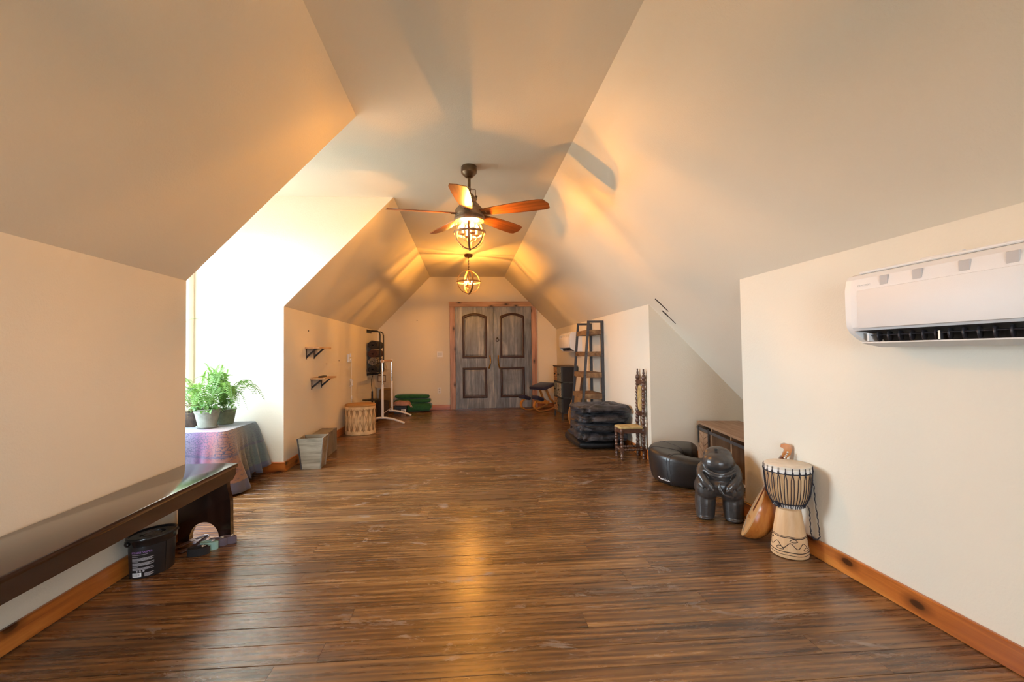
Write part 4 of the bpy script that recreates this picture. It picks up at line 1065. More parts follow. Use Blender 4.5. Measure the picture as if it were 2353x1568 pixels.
for i in range(n):
    y0 = -0.30 + 0.60 * i / n; y1 = y0 + 0.60 / n - 0.005
    ob('slat', MB().box(0.072 + random.uniform(0, 0.004), 0.086, y0, y1, 0.0, 0.252 + random.uniform(-0.004, 0.003)), 'greywood_z', gb, smooth=0)
for i in range(4): ob('end_slat', MB().box(-0.085 + 0.040 * i, -0.047 + 0.040 * i, 0.288, 0.300, 0, 0.25), 'greywood_z', gb, smooth=0); ob('end_slat', MB().box(-0.085 + 0.040 * i, -0.047 + 0.040 * i, -0.300, -0.288, 0, 0.25), 'greywood_z', gb, smooth=0)
ob('back_board', MB().box(-0.085, -0.073, -0.29, 0.29, 0, 0.25), 'greywood', gb, smooth=0)
ob('lid_board', MB().box(-0.075, 0.075, -0.287, 0.287, 0.235, 0.247), 'greywood', gb, smooth=0)

# log drum
dr = thing('log_drum', 'round rawhide log drum with zigzag lacing on the floor', 'drum', (-1.488, 6.60, 0))
Rd, Hd = 0.205, 0.415
ob('shell', MB().lathe([(Rd - 0.02, 0), (Rd - 0.004, 0.006), (Rd - 0.004, Hd - 0.01), (Rd - 0.03, Hd)], 48), 'drum_body', dr)
ob('drum_head', MB().lathe([(Rd + 0.004, Hd - 0.030), (Rd + 0.006, Hd - 0.012), (Rd - 0.004, Hd + 0.002), (Rd - 0.03, Hd + 0.004), (0.001, Hd + 0.001)], 48), 'hide_top', dr)
ob('bottom_skirt', MB().lathe([(Rd - 0.003, 0.0), (Rd + 0.003, 0.004), (Rd + 0.004, 0.052), (Rd - 0.002, 0.056)], 48), 'hide', dr)
sc_ = MB(); NL = 16
vs = []; fs = []
for i in range(NL * 8):
    a = 2 * PI * i / (NL * 8); dz = 0.018 * abs(math.cos(a * NL / 2))
    vs += [((Rd + 0.004) * math.cos(a), (Rd + 0.004) * math.sin(a), Hd - 0.028), ((Rd + 0.005) * math.cos(a), (Rd + 0.005) * math.sin(a), Hd - 0.055 - dz), ((Rd - 0.002) * math.cos(a), (Rd - 0.002) * math.sin(a), Hd - 0.055 - dz)]
m = NL * 8
for i in range(m):
    a, b = i * 3, ((i + 1) % m) * 3; fs += [(a, b, b + 1, a + 1), (a + 1, b + 1, b + 2, a + 2)]
ob('top_skirt', MB().add(vs, fs), 'hide', dr, smooth=60)
def wrap_lens(hw, z0, z1, off):
    vs = []; fs = []; n = 12
    for i in range(n + 1):
        f = i / n; z = z0 + (z1 - z0) * f; wv = hw * (math.sin(PI * (0.03 + 0.94 * f)) ** 0.75)
        for j in range(5):
            u = -1 + j / 2; a = u * wv / Rd; rr = Rd + off * (1 - u * u) + 0.001
            vs.append((rr * math.cos(a), rr * math.sin(a), z))
    for i in range(n):
        for j in range(4): q = i * 5 + j; fs.append((q, q + 1, q + 6, q + 5))
    return MB().add(vs, fs).mesh('hide_tongue', 'hide', 60)
lm = wrap_lens(0.0375, 0.050, Hd - 0.060, 0.007)
for i in range(NL): link('hide_tongue', lm, dr, (0, 0, 0), (0, 0, 2 * PI * (i + 0.5) / NL))
lc = MB()
for i in range(NL):
    a0 = 2 * PI * i / NL; a1 = 2 * PI * (i + 1) / NL
    for s0, s1 in ((a0, a1), (a1, a0)):
        lc.tube([((Rd + 0.0065) * math.cos(s0 + (s1 - s0) * f), (Rd + 0.0065) * math.sin(s0 + (s1 - s0) * f), 0.045 + (Hd - 0.10) * f) for f in [q / 6 for q in range(7)]], 0.0023, 5)
ob('lacing', lc, 'lace', dr)

# wall shelves
def shelf(label, y0, z, ln, b0, b1, dep):
    t = thing('wall_shelf', label, 'shelf', (XL, y0, z), 0, 'small bracket shelves on the left wall')
    ob('board', MB().rbox(0.0, dep + 0.04, 0, ln, -0.020, 0.0, 0.002, 1), 'lightwood', t, smooth=30)
    for yb in (b0, b1):
        b = MB()
        b.box(0.0, 0.004, yb - 0.011, yb + 0.011, -0.135, -0.020).box(0.0, dep, yb - 0.011, yb + 0.011, -0.024, -0.020)
        pr = [(0.002, -0.125), (0.002, -0.100), (dep - 0.022, -0.022), (dep, -0.022)]
        b.prism(pr, yb - 0.010, yb + 0.010, YZX)
        ob('bracket', b, 'black_metal', t, smooth=0)
    return t
shelf('small bracket shelf, the upper empty one on the left wall', 5.085, 1.200, 0.44, 0.045, 0.30, 0.115)
shelf('small bracket shelf, the lower one holding a remote', 5.255, 0.852, 0.47, 0.045, 0.40, 0.120)
rm = thing('remote_control', 'black remote control lying on the lower wall shelf', 'remote', (XL + 0.085, 5.42, 0.852))
ob('case', MB().rbox(-0.02, 0.02, -0.10, 0.10, 0.0, 0.018, 0.006, 2), 'remote', rm)
ob('keypad', MB().rbox(-0.013, 0.013, -0.07, 0.07, 0.017, 0.0195, 0.001, 1), 'gunmetal', rm)

# outlet with chargers and cord on the left wall
ol = thing('wall_charger', 'white wall outlet with plugged chargers and a hanging white cord', 'outlet', (XL, 6.93, 1.06))
ob('outlet_plate', MB().rbox(0, 0.007, -0.06, 0.06, -0.06, 0.06, 0.003, 1), 'white_plastic', ol, smooth=30)
for y, z, h in ((-0.07, 0.0, 0.12), (0.06, 0.045, 0.055), (0.07, -0.03, 0.05), (0.0, -0.042, 0.035)):
    ob('charger', MB().rbox(0.005, 0.030, y - 0.012, y + 0.012, z - h / 2, z + h / 2, 0.006, 2), 'white_plastic', ol)
ob('cord', MB().tube([(0.03, 0.09, -0.05), (0.02, 0.10, -0.15), (0.018, 0.098, -0.30), (0.02, 0.10, -0.45), (0.02, 0.10, -0.60), (0.025, 0.10, -0.75), (0.03, 0.10, -1.055)], 0.004, 6), 'white_plastic', ol)
ob('cord_bundle', MB().tube([(0.02 + 0.02 * math.sin(i * 1.7), 0.10 + 0.022 * math.cos(i * 1.1), -0.37 - 0.055 * math.cos(i * 0.9)) for i in range(26)], 0.004, 6), 'white_plastic', ol)
ob('cord_switch', MB().rbox(0.012, 0.032, 0.088, 0.112, -0.615, -0.565, 0.006, 2), 'white_plastic', ol)
ob('plug', MB().rbox(0.0, 0.04, -0.10, -0.06, -0.80, -0.74, 0.006, 2), 'white_plastic', ol)
for i, (y, z) in enumerate(((5.86, 1.0), (6.42, 1.03), (5.2, 1.38))):
    tag(ob('wall_screw', MB().ball((0, 0, 0), 0.008, (0.5, 1, 1), 8, 6), 'iron', None, (XL + 0.002, y, z)), ['dark screw head between the two shelves', 'dark screw head left of the charger outlet', 'dark screw head above the upper shelf'][i], 'screw')

# yoga mat rack
rk = thing('mat_rack', 'black tubular wall rack holding four rolled mats', 'rack', (XL, 8.50, 0.0))
for yy in (-0.28, 0.06):
    ob('rail', MB().tube([(0.0, yy, 1.535), (0.10, yy, 1.535), (0.185, yy, 1.528), (0.218, yy, 1.505), (0.230, yy, 1.46), (0.230, yy, 0.85), (0.226, yy, 0.80), (0.19, yy, 0.765), (0.0, yy, 0.755)], 0.011, 10), 'black_metal', rk)
ob('wall_plate', MB().box(0, 0.006, -0.30, 0.08, 1.50, 1.56), 'black_metal', rk, smooth=0)
ob('wall_plate', MB().box(0, 0.006, -0.30, 0.08, 0.74, 0.78), 'black_metal', rk, smooth=0)
def matroll(label, z, mat, r, sq=1.0, flat=1.0):
    t = thing('rolled_mat', label, 'yoga mat', (XL + 0.108, 8.46, z), 0, 'rolled mats in the wall rack')
    pts = []; N = 90; turns = 4.3
    for i in range(N + 1):
        f = i / N; a = 2 * PI * turns * f; k = 0.18 + 0.82 * f
        pts.append((r * k * math.cos(a) * sq, 0, r * k * math.sin(a) * flat))
    ob('roll', MB().sweep(pts, [(-0.31, -0.0045), (0.31, -0.0045), (0.31, 0.0045), (-0.31, 0.0045)], (0, 1, 0)), mat, t, smooth=50)
matroll('charcoal rolled mat at the top of the wall rack', 1.282, 'mat_grey', 0.083, 1.08, 0.90)
matroll('maroon rolled mat second from the top of the rack', 1.128, 'mat_maroon', 0.083, 1.08, 0.86)
matroll('zebra striped rolled mat third in the wall rack', 0.990, 'zebra', 0.075, 1.1, 0.84)
matroll('charcoal rolled mat at the bottom of the wall rack', 0.851, 'mat_grey', 0.083, 1.1, 0.86)

# ballet barre
bb = thing('ballet_barre', 'freestanding white metal barre with curved feet and wooden rail', 'barre', (-1.325, 7.40, 0))
for yy in (0.0, 0.93):
    f = ob('foot', MB().tube([(-0.36, yy, 0.018), (-0.27, yy, 0.058), (-0.16, yy, 0.088), (-0.05, yy, 0.102), (0.05, yy, 0.100), (0.16, yy, 0.080), (0.27, yy, 0.042), (0.345, yy, 0.012)], 0.021, 12, flat=0.8), 'white_paint', bb)
    ob('post', MB().cyl((0, yy, 0.10), (0, yy, 0.63), 0.0215, n=14), 'white_paint', bb)
    ob('chrome_tube', MB().cyl((0, yy, 0.63), (0, yy, 0.985), 0.016, n=12), 'chrome', bb)
    ob('rail_clamp', MB().cyl((-0.0, yy - 0.02, 1.00), (0.0, yy + 0.02, 1.00), 0.028, n=14).ball((0.0, yy, 1.0), 0.026), 'white_paint', bb)
ob('rail', MB().cyl((0, -0.03, 1.0), (0, 0.96, 1.0), 0.019, n=14), 'bentwood', bb)
ob('stretcher', MB().cyl((0, 0.0, 0.16), (0, 0.93, 0.16), 0.010, n=10), 'chrome', bb)

# things heaped behind the barre in the corner
tb = thing('canvas_tote', 'cream canvas tote bag hung on the wall behind the barre', 'bag', (-1.60, 8.93, 0.475))
vs = []; fs = []
nx, nz = 8, 10
for s in (0, 1):
    for j in range(nz + 1):
        for i in range(nx + 1):
            u = i / nx * 2 - 1; v = j / nz
            th = 0.045 * (1 - u * u) * math.sin(PI * min(1, v * 1.05 + 0.08)) + 0.004
            vs.append((u * (0.165 - 0.03 * v), (-1 if s == 0 else 0.2) * th + 0.006 * math.sin(9 * u + 5 * v), v * 0.36 + 0.012 * math.sin(u * 6)))
q = (nx + 1) * (nz + 1)
for s in (0, 1):
    for j in range(nz):
        for i in range(nx):
            a = s * q + j * (nx + 1) + i; f = (a, a + 1, a + nx + 2, a + nx + 1); fs.append(f if s == 0 else f[::-1])
for j in range(nz):
    for i in (0, nx): a = j * (nx + 1) + i; fs.append((a, a + nx + 1, a + nx + 1 + q, a + q))
for i in range(nx):
    for j in (0, nz): a = j * (nx + 1) + i; fs.append((a, a + 1, a + 1 + q, a + q))
ob('bag_body', MB().add(vs, fs), 'canvas', tb, smooth=60)
ob('printed_frame', MB().box(-0.075, 0.075, -0.054, -0.050, 0.11, 0.122).box(-0.075, 0.075, -0.054, -0.050, 0.228, 0.24).box(-0.075, -0.064, -0.054, -0.050, 0.11, 0.24).box(0.064, 0.075, -0.054, -0.050, 0.11, 0.24), 'photo_frame', tb, smooth=0)
ob('strap', MB().tube([(-0.09, -0.01, 0.36), (-0.11, 0.10, 0.52), (-0.09, 0.215, 0.56)], 0.009, 8, flat=0.4).tube([(0.09, -0.01, 0.36), (0.02, 0.1, 0.53), (-0.07, 0.215, 0.56)], 0.009, 8, flat=0.4), 'canvas', tb)
bo = thing('bolster_pillow', 'olive brown bolster standing on end beside the barre', 'pillow', (-1.53, 8.93, 0))
ob('bolster', MB().rbox(-0.13, 0.13, -0.07, 0.07, 0, 0.46, 0.055, 4), 'ochre', bo)
ob('piping', MB().tube([(-0.10, -0.071, 0.43), (0.10, -0.071, 0.43), (0.115, -0.071, 0.40), (0.115, -0.071, 0.06), (0.10, -0.071, 0.03), (-0.10, -0.071, 0.03), (-0.115, -0.071, 0.06), (-0.115, -0.071, 0.40)], 0.004, 6, closed=True), 'lace', bo)
wb = thing('basket', 'dark ribbed basket standing in the corner behind the drum', 'basket', (-1.45, 8.05, 0))
ob('basket_wall', MB().lathe([(0.10, 0), (0.105, 0.004), (0.12, 0.30), (0.124, 0.305), (0.118, 0.308), (0.112, 0.30), (0.10, 0.012), (0.001, 0.01)], 28), 'wicker', wb)
ob('rim', MB().tube(arc((0, 0, 0.305), 0.119, 0, 2 * PI * 27 / 28, 27, 'XY'), 0.007, 6, closed=True), 'wicker', wb)
st_ = thing('round_stand', 'black pedestal stand with a thin round plate', 'stand', (-1.555, 7.75, 0))
ob('base', MB().lathe([(0.10, 0), (0.10, 0.012), (0.02, 0.024), (0.001, 0.024)], 28), 'black_metal', st_)
ob('column', MB().cyl((0, 0, 0.02), (0, 0, 0.40), 0.018, 0.014, 12), 'black_metal', st_)
ob('plate', MB().lathe([(0.03, 0.34), (0.155, 0.352), (0.158, 0.358), (0.155, 0.364), (0.001, 0.366)], 32), 'black_metal', st_)
ob('upper_rod', MB().cyl((0, 0, 0.36), (0, 0, 0.50), 0.016, 0.014, 10), 'black_metal', st_)
ob('hanging_cable', MB().tube([(0, 0, 0.49), (-0.015, 0.02, 0.60), (-0.02, 0.05, 0.70), (0.0, 0.06, 0.76)], 0.006, 6), 'black_metal', st_)
pk = thing('pink_throw', 'crumpled dusty pink throw with fringe heaped by the green bolsters', 'throw', (-1.20, 8.72, 0.15))
mb = MB()
vs = []; fs = []; n1, n2 = 18, 12
for j in range(n2 + 1):
    for i in range(n1):
        a = 2 * PI * i / n1; f = j / n2
        r = math.sin(PI * (0.02 + 0.5 * f)) ; z = 0.085 * math.cos(PI * 0.5 * f)
        nn = mnoise.noise(Vector((math.cos(a) * r * 3, math.sin(a) * r * 3, 2.3))) * 0.045
        vs.append((0.17 * r * math.cos(a) * (1 + nn * 3), 0.09 * r * math.sin(a) * (1 + nn * 2), max(0.0, z + nn * (0.4 + f * 0.2))))
for j in range(n2):
    for i in range(n1): fs.append((j * n1 + i, (j + 1) * n1 + i, (j + 1) * n1 + (i + 1) % n1, j * n1 + (i + 1) % n1))
fs.append(tuple(n2 * n1 + i for i in range(n1)))
ob('folds', MB().add(vs, fs), 'pink', pk, smooth=80)
for i in range(6): ob('tassel', MB().cyl((0.125 + 0.006 * i, -0.045 + 0.014 * i, 0.035), (0.165 + 0.005 * i, -0.055 + 0.016 * i, -0.02 - 0.012 * (i % 3)), 0.009, 0.006, 6), 'skin_white' if i % 2 else 'pink', pk)
bx = thing('black_box', 'black cardboard box with white label under the pink throw', 'box', (-1.20, 8.70, 0))
ob('carton', MB().rbox(-0.13, 0.10, -0.08, 0.08, 0, 0.148, 0.004, 1), 'black_plastic', bx, smooth=30)
ob('white_label', MB().box(0.0, 0.085, -0.0815, -0.08, 0.02, 0.085), 'print_white', bx, smooth=0)
bars_ = MB()
for i in range(4): bars_.box(0.008, 0.075 - 0.012 * (i % 2), -0.0822, -0.0814, 0.030 + 0.013 * i, 0.036 + 0.013 * i)
ob('label_lines', bars_, 'mat_grey', bx, smooth=0)

def soft_box(lx, ly, lz, e=0.30, lump=0.0, seed=0, n=28, fr=5.0, pinch=0.0, tuft=0.0):
    """pillow shaped solid: superellipsoid with lumps"""
    mb = MB(); vs = []; fs = []; nv = n // 2
    def sp(x, p): return math.copysign(abs(x) ** p, x)
    for j in range(nv + 1):
        b = -PI / 2 + PI * j / nv
        for i in range(n * 2):
            a = 2 * PI * i / (n * 2)
            x = sp(math.cos(b), e * 1.6) * sp(math.cos(a), e); y = sp(math.cos(b), e * 1.6) * sp(math.sin(a), e); z = sp(math.sin(b), 0.75)
            d = 1 + lump * mnoise.noise(Vector((x * fr + seed, y * fr, z * 2 + seed)))
            if tuft:
                for tx in (-0.5, 0.0, 0.5):
                    for ty in (-0.5, 0.0, 0.5):
                        if (tx == 0) == (ty == 0) or True: d -= tuft * math.exp(-((x - tx) ** 2 + (y - ty) ** 2) / 0.018)
                d += 0.22 * tuft * (math.sin(a * 14 + seed) * 0.5 + math.sin(a * 9 + 2 * seed)) * abs(math.cos(b)) ** 2
            zz = z * (1 - pinch * (max(abs(x), abs(y)) ** 4))
            vs.append((x * lx * (1 + 0.4 * (d - 1)), y * ly * (1 + 0.4 * (d - 1)), zz * lz * d))
    m = n * 2
    for j in range(nv):
        for i in range(m): fs.append((j * m + i, j * m + (i + 1) % m, (j + 1) * m + (i + 1) % m, (j + 1) * m + i))
    return mb.add(vs, fs)
# green bolsters
for i, (z, h, dx, lb) in enumerate(((0.085, 0.082, 0.02, 'thick green folded blanket at the bottom of the green stack'), (0.2105, 0.041, 0.005, 'green folded blanket in the middle of the green stack'), (0.297, 0.042, -0.008, 'green folded blanket on top of the green stack'))):
    o = ob('folded_blanket', soft_box(0.345 - 0.006 * i, 0.135, h, 0.22, 0.18, i * 3.1, 24, 2.2), 'green', None, (-1.022 + dx, 8.975, z), (0, 0.012 * (i - 1), 0.02), smooth=80)
    tag(o, lb, 'blanket', 'green folded blankets')

# switch and outlet on the end wall
def plate(name, label, x, z, wd, hh, kind):
    t = thing(name, label, 'switch' if kind == 's' else 'outlet', (x, D, z))
    ob('plate', MB().rbox(-wd / 2, wd / 2, -0.007, 0, -hh / 2, hh / 2, 0.003, 1), 'white_plastic', t, smooth=30)
    if kind == 's':
        for xx in (-0.024, 0.024): ob('rocker', MB().rbox(xx - 0.016, xx + 0.016, -0.011, -0.006, -0.034, 0.034, 0.002, 1), 'ac_flap', t, smooth=30)
    else:
        for zz in (-0.022, 0.022): ob('socket', MB().lathe([(0.001, 0.003), (0.015, 0.003), (0.017, 0)], 16, tr(0, -0.006, zz) @ rot('X', PI / 2)), 'ac_grey', t)
plate('light_switch', 'white double light switch plate left of the doors', -0.505, 1.100, 0.118, 0.118, 's')
plate('wall_outlet', 'white wall outlet low on the wall left of the doors', -0.520, 0.381, 0.075, 0.118, 'o')
tag(ob('wall_screw', MB().ball((0, 0, 0), 0.009, (1, 0.5, 1), 8, 6), 'iron', None, (-0.95, D - 0.002, 1.78)), 'dark nail hole high on the end wall', 'screw')

# ------------------------------------------------------------------ right side, far end
# kneeling chair (faces along local +x)
kc = thing('kneeling_chair', 'bentwood kneeling chair with navy cushions beside the doors', 'chair', (1.49, 8.74, 0), math.radians(-140))
def pad(x0, x1, y0, y1, z, h, tilt, nm, r):
    o = ob(nm, MB().rbox(x0, x1, y0, y1, -h / 2, h / 2, r, 4), 'navy', kc, (0, 0, z), (0, tilt, 0))
pad(-0.17, 0.19, -0.20, 0.20, 0.465, 0.060, 0.22, 'seat_cushion', 0.026)
for s in (-1, 1):
    ob('knee_pad', MB().rbox(-0.105, 0.105, -0.085, 0.085, -0.036, 0.036, 0.030, 4), 'navy', kc, (0.345, s * 0.165, 0.262), (0, -0.30, 0))
    pts = [(-0.30, s * 0.13, 0.085), (-0.18, s * 0.14, 0.045), (0.0, s * 0.155, 0.024), (0.20, s * 0.165, 0.020), (0.34, s * 0.165, 0.032), (0.425, s * 0.165, 0.075), (0.45, s * 0.165, 0.13), (0.43, s * 0.165, 0.185), (0.375, s * 0.165, 0.222), (0.31, s * 0.165, 0.235)]
    ob('runner', MB().sweep(pts, [(-0.024, -0.011), (0.024, -0.011), (0.024, 0.011), (-0.024, 0.011)], (0, 1, 0)), 'bentwood', kc, smooth=50)
    ob('seat_post', MB().sweep([(-0.28, s * 0.10, 0.09), (-0.10, s * 0.09, 0.22), (0.02, s * 0.08, 0.44)], [(-0.02, -0.012), (0.02, -0.012), (0.02, 0.012), (-0.02, 0.012)], (0, 1, 0)), 'bentwood', kc, smooth=50)
ob('cross_bar', MB().rbox(-0.03, 0.05, -0.14, 0.14, 0.13, 0.19, 0.01, 2), 'bentwood', kc)

# dresser
ds = thing('drawer_tower', 'tall slate drawer tower with printed drawer fronts in the right corner', 'dresser', (1.70, 7.70, 0))
dx, dy, zt = 0.135, 0.315, 0.885
ob('top', MB().rbox(-dx - 0.012, dx + 0.005, -dy - 0.012, dy + 0.012, zt - 0.022, zt, 0.003, 1), 'dresser_top', ds, smooth=30)
for sx in (-1, 1):
    for sy in (-1, 1): ob('corner_post', MB().box(-0.013, 0.013, -0.013, 0.013, 0.0 if not (sx < 0 and sy > 0) else 0.0, zt - 0.022, tr(sx * (dx - 0.013), sy * (dy - 0.013), 0)), 'dresser', ds, smooth=0)
tiers = ((0.115, 0.345), (0.365, 0.600), (0.620, 0.862))
for i, (a, b) in enumerate(tiers):
    ob('side_panel', MB().box(-dx + 0.02, dx - 0.02, -dy + 0.004, -dy + 0.012, a, b), 'dresser_fabric', ds, smooth=0)
    ob('side_panel', MB().box(-dx + 0.02, dx - 0.02, dy - 0.012, dy - 0.004, a, b), 'dresser_fabric', ds, smooth=0)
    ob('tier_rail', MB().box(-dx, dx, -dy, dy, a - 0.018, a), 'dresser', ds, smooth=0)
    for j in range(2):
        y0 = 0.006 - (dy - 0.026) * (1 - j) - 0.003 if False else (-(dy - 0.024) if j == 0 else 0.005); y1 = -0.005 if j == 0 else dy - 0.024
        mt = (('drawer_green', 'drawer_orange'), ('drawer_cream', 'drawer_green'), ('drawer_slate', 'drawer_orange'))[2 - i][j] if True else None
        d = ob('drawer', MB().rbox(-dx - 0.006, -dx + 0.02, y0, y1, a + 0.004, b - 0.004, 0.002, 1), mt, ds, smooth=30)
        ob('knob', MB().ball((-dx - 0.018, (y0 + y1) / 2, (a + b) / 2), 0.014, (1, 1, 1), 10, 7), 'iron', d)
# leaf shaped board leaning on the wall
lb = thing('paddle_board', 'long rounded orange wooden board leaning between drawers and ladder shelf', 'board', (1.615, 6.83, 0.0), 0)
pl_ = []
for i in range(40):
    a = 2 * PI * i / 40; z = 0.235 - 0.235 * math.cos(a); hw = 0.105 * math.sin(a) * (1 - 0.25 * (z / 0.47 - 0.4))
    pl_.append((hw, z))
ob('panel', MB().prism(pl_, -0.012, 0.012, rot('Y', 0.16) @ rot('Z', 0.30) @ YZX), 'board_wood', lb, smooth=30)
ob('edge_band', MB().tube([tuple((rot('Y', 0.16) @ rot('Z', 0.30) @ YZX) @ Vector((x, z, 0.0))) for x, z in pl_], 0.009, 6, closed=True), 'bentwood', lb)
# framed picture behind the ladder shelf
pf = thing('picture_frame', 'empty dark picture frame leaning on the wall behind the ladder shelf', 'frame', (1.70, 7.08, 0.0), 0)
FM = rot('Y', 0.13) @ tr(0, 0, 0)
for q in ((-0.02, 0.0, -0.19, -0.16, 0.0, 0.79), (-0.02, 0.0, 0.16, 0.19, 0.0, 0.79), (-0.02, 0.0, -0.16, 0.16, 0.76, 0.79), (-0.02, 0.0, -0.16, 0.16, 0.0, 0.03)):
    ob('frame_bar', MB().box(*q, FM), 'photo_frame', pf, smooth=0)
ob('mount_board', MB().box(-0.008, -0.002, -0.16, 0.16, 0.03, 0.76, FM), 'paper', pf, smooth=0)

# ladder shelf
sh = thing('ladder_shelf', 'tall charcoal steel ladder shelf with rustic wood tiers', 'shelf', (XR - 0.005, 6.0, 0))
ZT = 1.527
def fx(z): return -0.327 + 0.0838 * z + 0.0     # front post x at height z (relative to the wall)
for yy in (0.0, 0.56):
    ob('wall_post', MB().box(-0.032, -0.002, yy - 0.015, yy + 0.015, 0, ZT), 'gunmetal', sh, smooth=0)
    p = [(fx(0) - 0.015, 0), (fx(0) + 0.015, 0), (fx(ZT) + 0.015, ZT), (fx(ZT) - 0.015, ZT)]
    ob('front_post', MB().prism(p, yy - 0.015, yy + 0.015, YZX), 'gunmetal', sh, smooth=0)
    ob('top_bar', MB().box(fx(ZT) - 0.015, -0.002, yy - 0.014, yy + 0.014, ZT - 0.028, ZT), 'gunmetal', sh, smooth=0)
for z in (0.20, 0.545, 0.828, 1.113, 1.405):
    f = fx(z)
    tr_ = ob('tier', MB().prism([(f - 0.012, z), (f - 0.012 - 0.004, z - 0.066), (-0.004, z - 0.066), (-0.004, z)], 0.0165, 0.5435, YZX), 'rustic', sh, smooth=0)
    ob('end_board', MB().prism([(f + 0.016, z), (f + 0.012, z - 0.066), (-0.033, z - 0.066), (-0.033, z)], -0.012, 0.0165, YZX), 'rustic', sh, smooth=0)
    for xx in (f, -0.017):
        ob('bolt', MB().ball((xx, -0.0165, z - 0.032), 0.006, (1, 0.5, 1), 8, 6), 'black_metal', sh)

# plush cushions
fc = tag(ob('floor_cushion', soft_box(0.285, 0.41, 0.052, 0.24, 0.10, 9.0, 28, 2.0), 'plush_flat', None, (1.545, 5.485, 0.050), smooth=80), 'flat black floor cushion under the plush cushion stack', 'cushion')
names = ('lowest black plush cushion of the stack of four', 'second black plush cushion from the bottom of the stack', 'third black plush cushion, with a greyish sheen put into its colour', 'topmost tufted black plush cushion of the stack')
for i in range(4):
    z = 0.152 + 0.103 * i
    o = tag(ob('plush_cushion', soft_box(0.288 + 0.006 * math.sin(i * 2.1), 0.285, 0.053, 0.34, 0.28, i * 4.7 + 1.0, 48, 2.6, 0.0, 0.75 if i == 3 else 0.42), 'plush', None, (1.543 + 0.008 * math.sin(i * 3), 5.255 - 0.008 * i, z), (0, 0, 0.02 * (i % 2)), smooth=80), names[i], 'cushion', 'stacked black plush cushions')

# small bobbin turned chair, faces -X
ch = thing('bobbin_chair', 'small dark bobbin turned chair with worn gold seat', 'chair', (1.70, 4.66, 0))
def bobbin(mb, p0, p1, r, step, n=10):
    p0, p1 = Vector(p0), Vector(p1); L = (p1 - p0).length; d = (p1 - p0).normalized()
    prof = []; z = 0.0; k = 0
    while z < L - 1e-4:
        h = min(step * (1.25 if k % 3 == 1 else 0.75), L - z)
        prof += [(r * 0.60, z), (r * 0.80, z + h * 0.10), (r * (1.0 if k % 3 != 2 else 0.86), z + h * 0.42), (r * 0.92, z + h * 0.7), (r * 0.60, z + h * 0.98)]
        z += h; k += 1
    mb.lathe(prof, n, Matrix.Translation(p0) @ Vector((0, 0, 1)).rotation_difference(d).to_matrix().to_4x4())
cw, cd = 0.082, 0.115
for sx in (-1, 1):
    for sy in (-1, 1):
        lg = MB(); x, y = sx * cd, sy * cw
        bobbin(lg, (x, y, 0), (x, y, 0.085), 0.019, 0.028)
        bobbin(lg, (x, y, 0.118), (x, y, 0.262), 0.020, 0.036)
        lg.box(x - 0.016, x + 0.016, y - 0.016, y + 0.016, 0.082, 0.120); lg.rbox(x - 0.018, x + 0.018, y - 0.018, y + 0.018, 0.258, 0.318, 0.003, 1)
        ob('leg', lg, 'turned', ch, smooth=50)
        if sx > 0:
            bp = MB(); bobbin(bp, (x, y, 0.314), (x + 0.012, y, 0.86), 0.0225, 0.042); bp.lathe([(0.012, 0), (0.009, 0.010), (0.013, 0.018), (0.011, 0.03), (0.007, 0.045), (0.009, 0.052), (0.009, 0.062), (0.001, 0.066)], 10, tr(x + 0.012, y, 0.858))
            ob('back_post', bp, 'turned', ch, smooth=50)
sb = MB(); bobbin(sb, (-cd, -cw, 0.10), (cd, -cw, 0.10), 0.016, 0.03); ob('stretcher', sb, 'turned', ch, smooth=50)
sb = MB(); bobbin(sb, (-cd, cw, 0.10), (cd, cw, 0.10), 0.016, 0.03); ob('stretcher', sb, 'turned', ch, smooth=50)
sb = MB(); bobbin(sb, (-cd + 0.0, -cw, 0.10), (-cd, cw, 0.10), 0.016, 0.03); ob('stretcher', sb, 'turned', ch, smooth=50)
for sy in (-1, 1): ob('seat_rail', MB().box(-cd, cd, sy * cw - 0.010, sy * cw + 0.010, 0.268, 0.312), 'turned', ch, smooth=0)
for sx in (-1, 1): ob('seat_rail', MB().box(sx * cd - 0.010, sx * cd + 0.010, -cw, cw, 0.268, 0.312), 'turned', ch, smooth=0)
ob('seat_pad', soft_box(cd + 0.012, cw + 0.018, 0.016, 0.18, 0.05, 2.0, 18), 'gold_fabric', ch, (-0.01, 0, 0.322), smooth=80)
ob('back_pad', soft_box(0.010, cw - 0.026, 0.135, 0.25, 0.05, 3.0, 18), 'gold_fabric', ch, (cd + 0.004, 0, 0.615), smooth=80)
for z in (0.455, 0.785): ob('back_rail', MB().rbox(cd - 0.008, cd + 0.018, -cw, cw, z - 0.022, z + 0.022, 0.004, 1), 'turned', ch, smooth=30)

# ------------------------------------------------------------------ recess: cabinet, ottoman
cb = thing('media_cabinet', 'low taupe wood media cabinet with sliding chevron door in the recess', 'cabinet', (2.282, 4.372, 0), math.radians(-8.1 - 180) + PI)
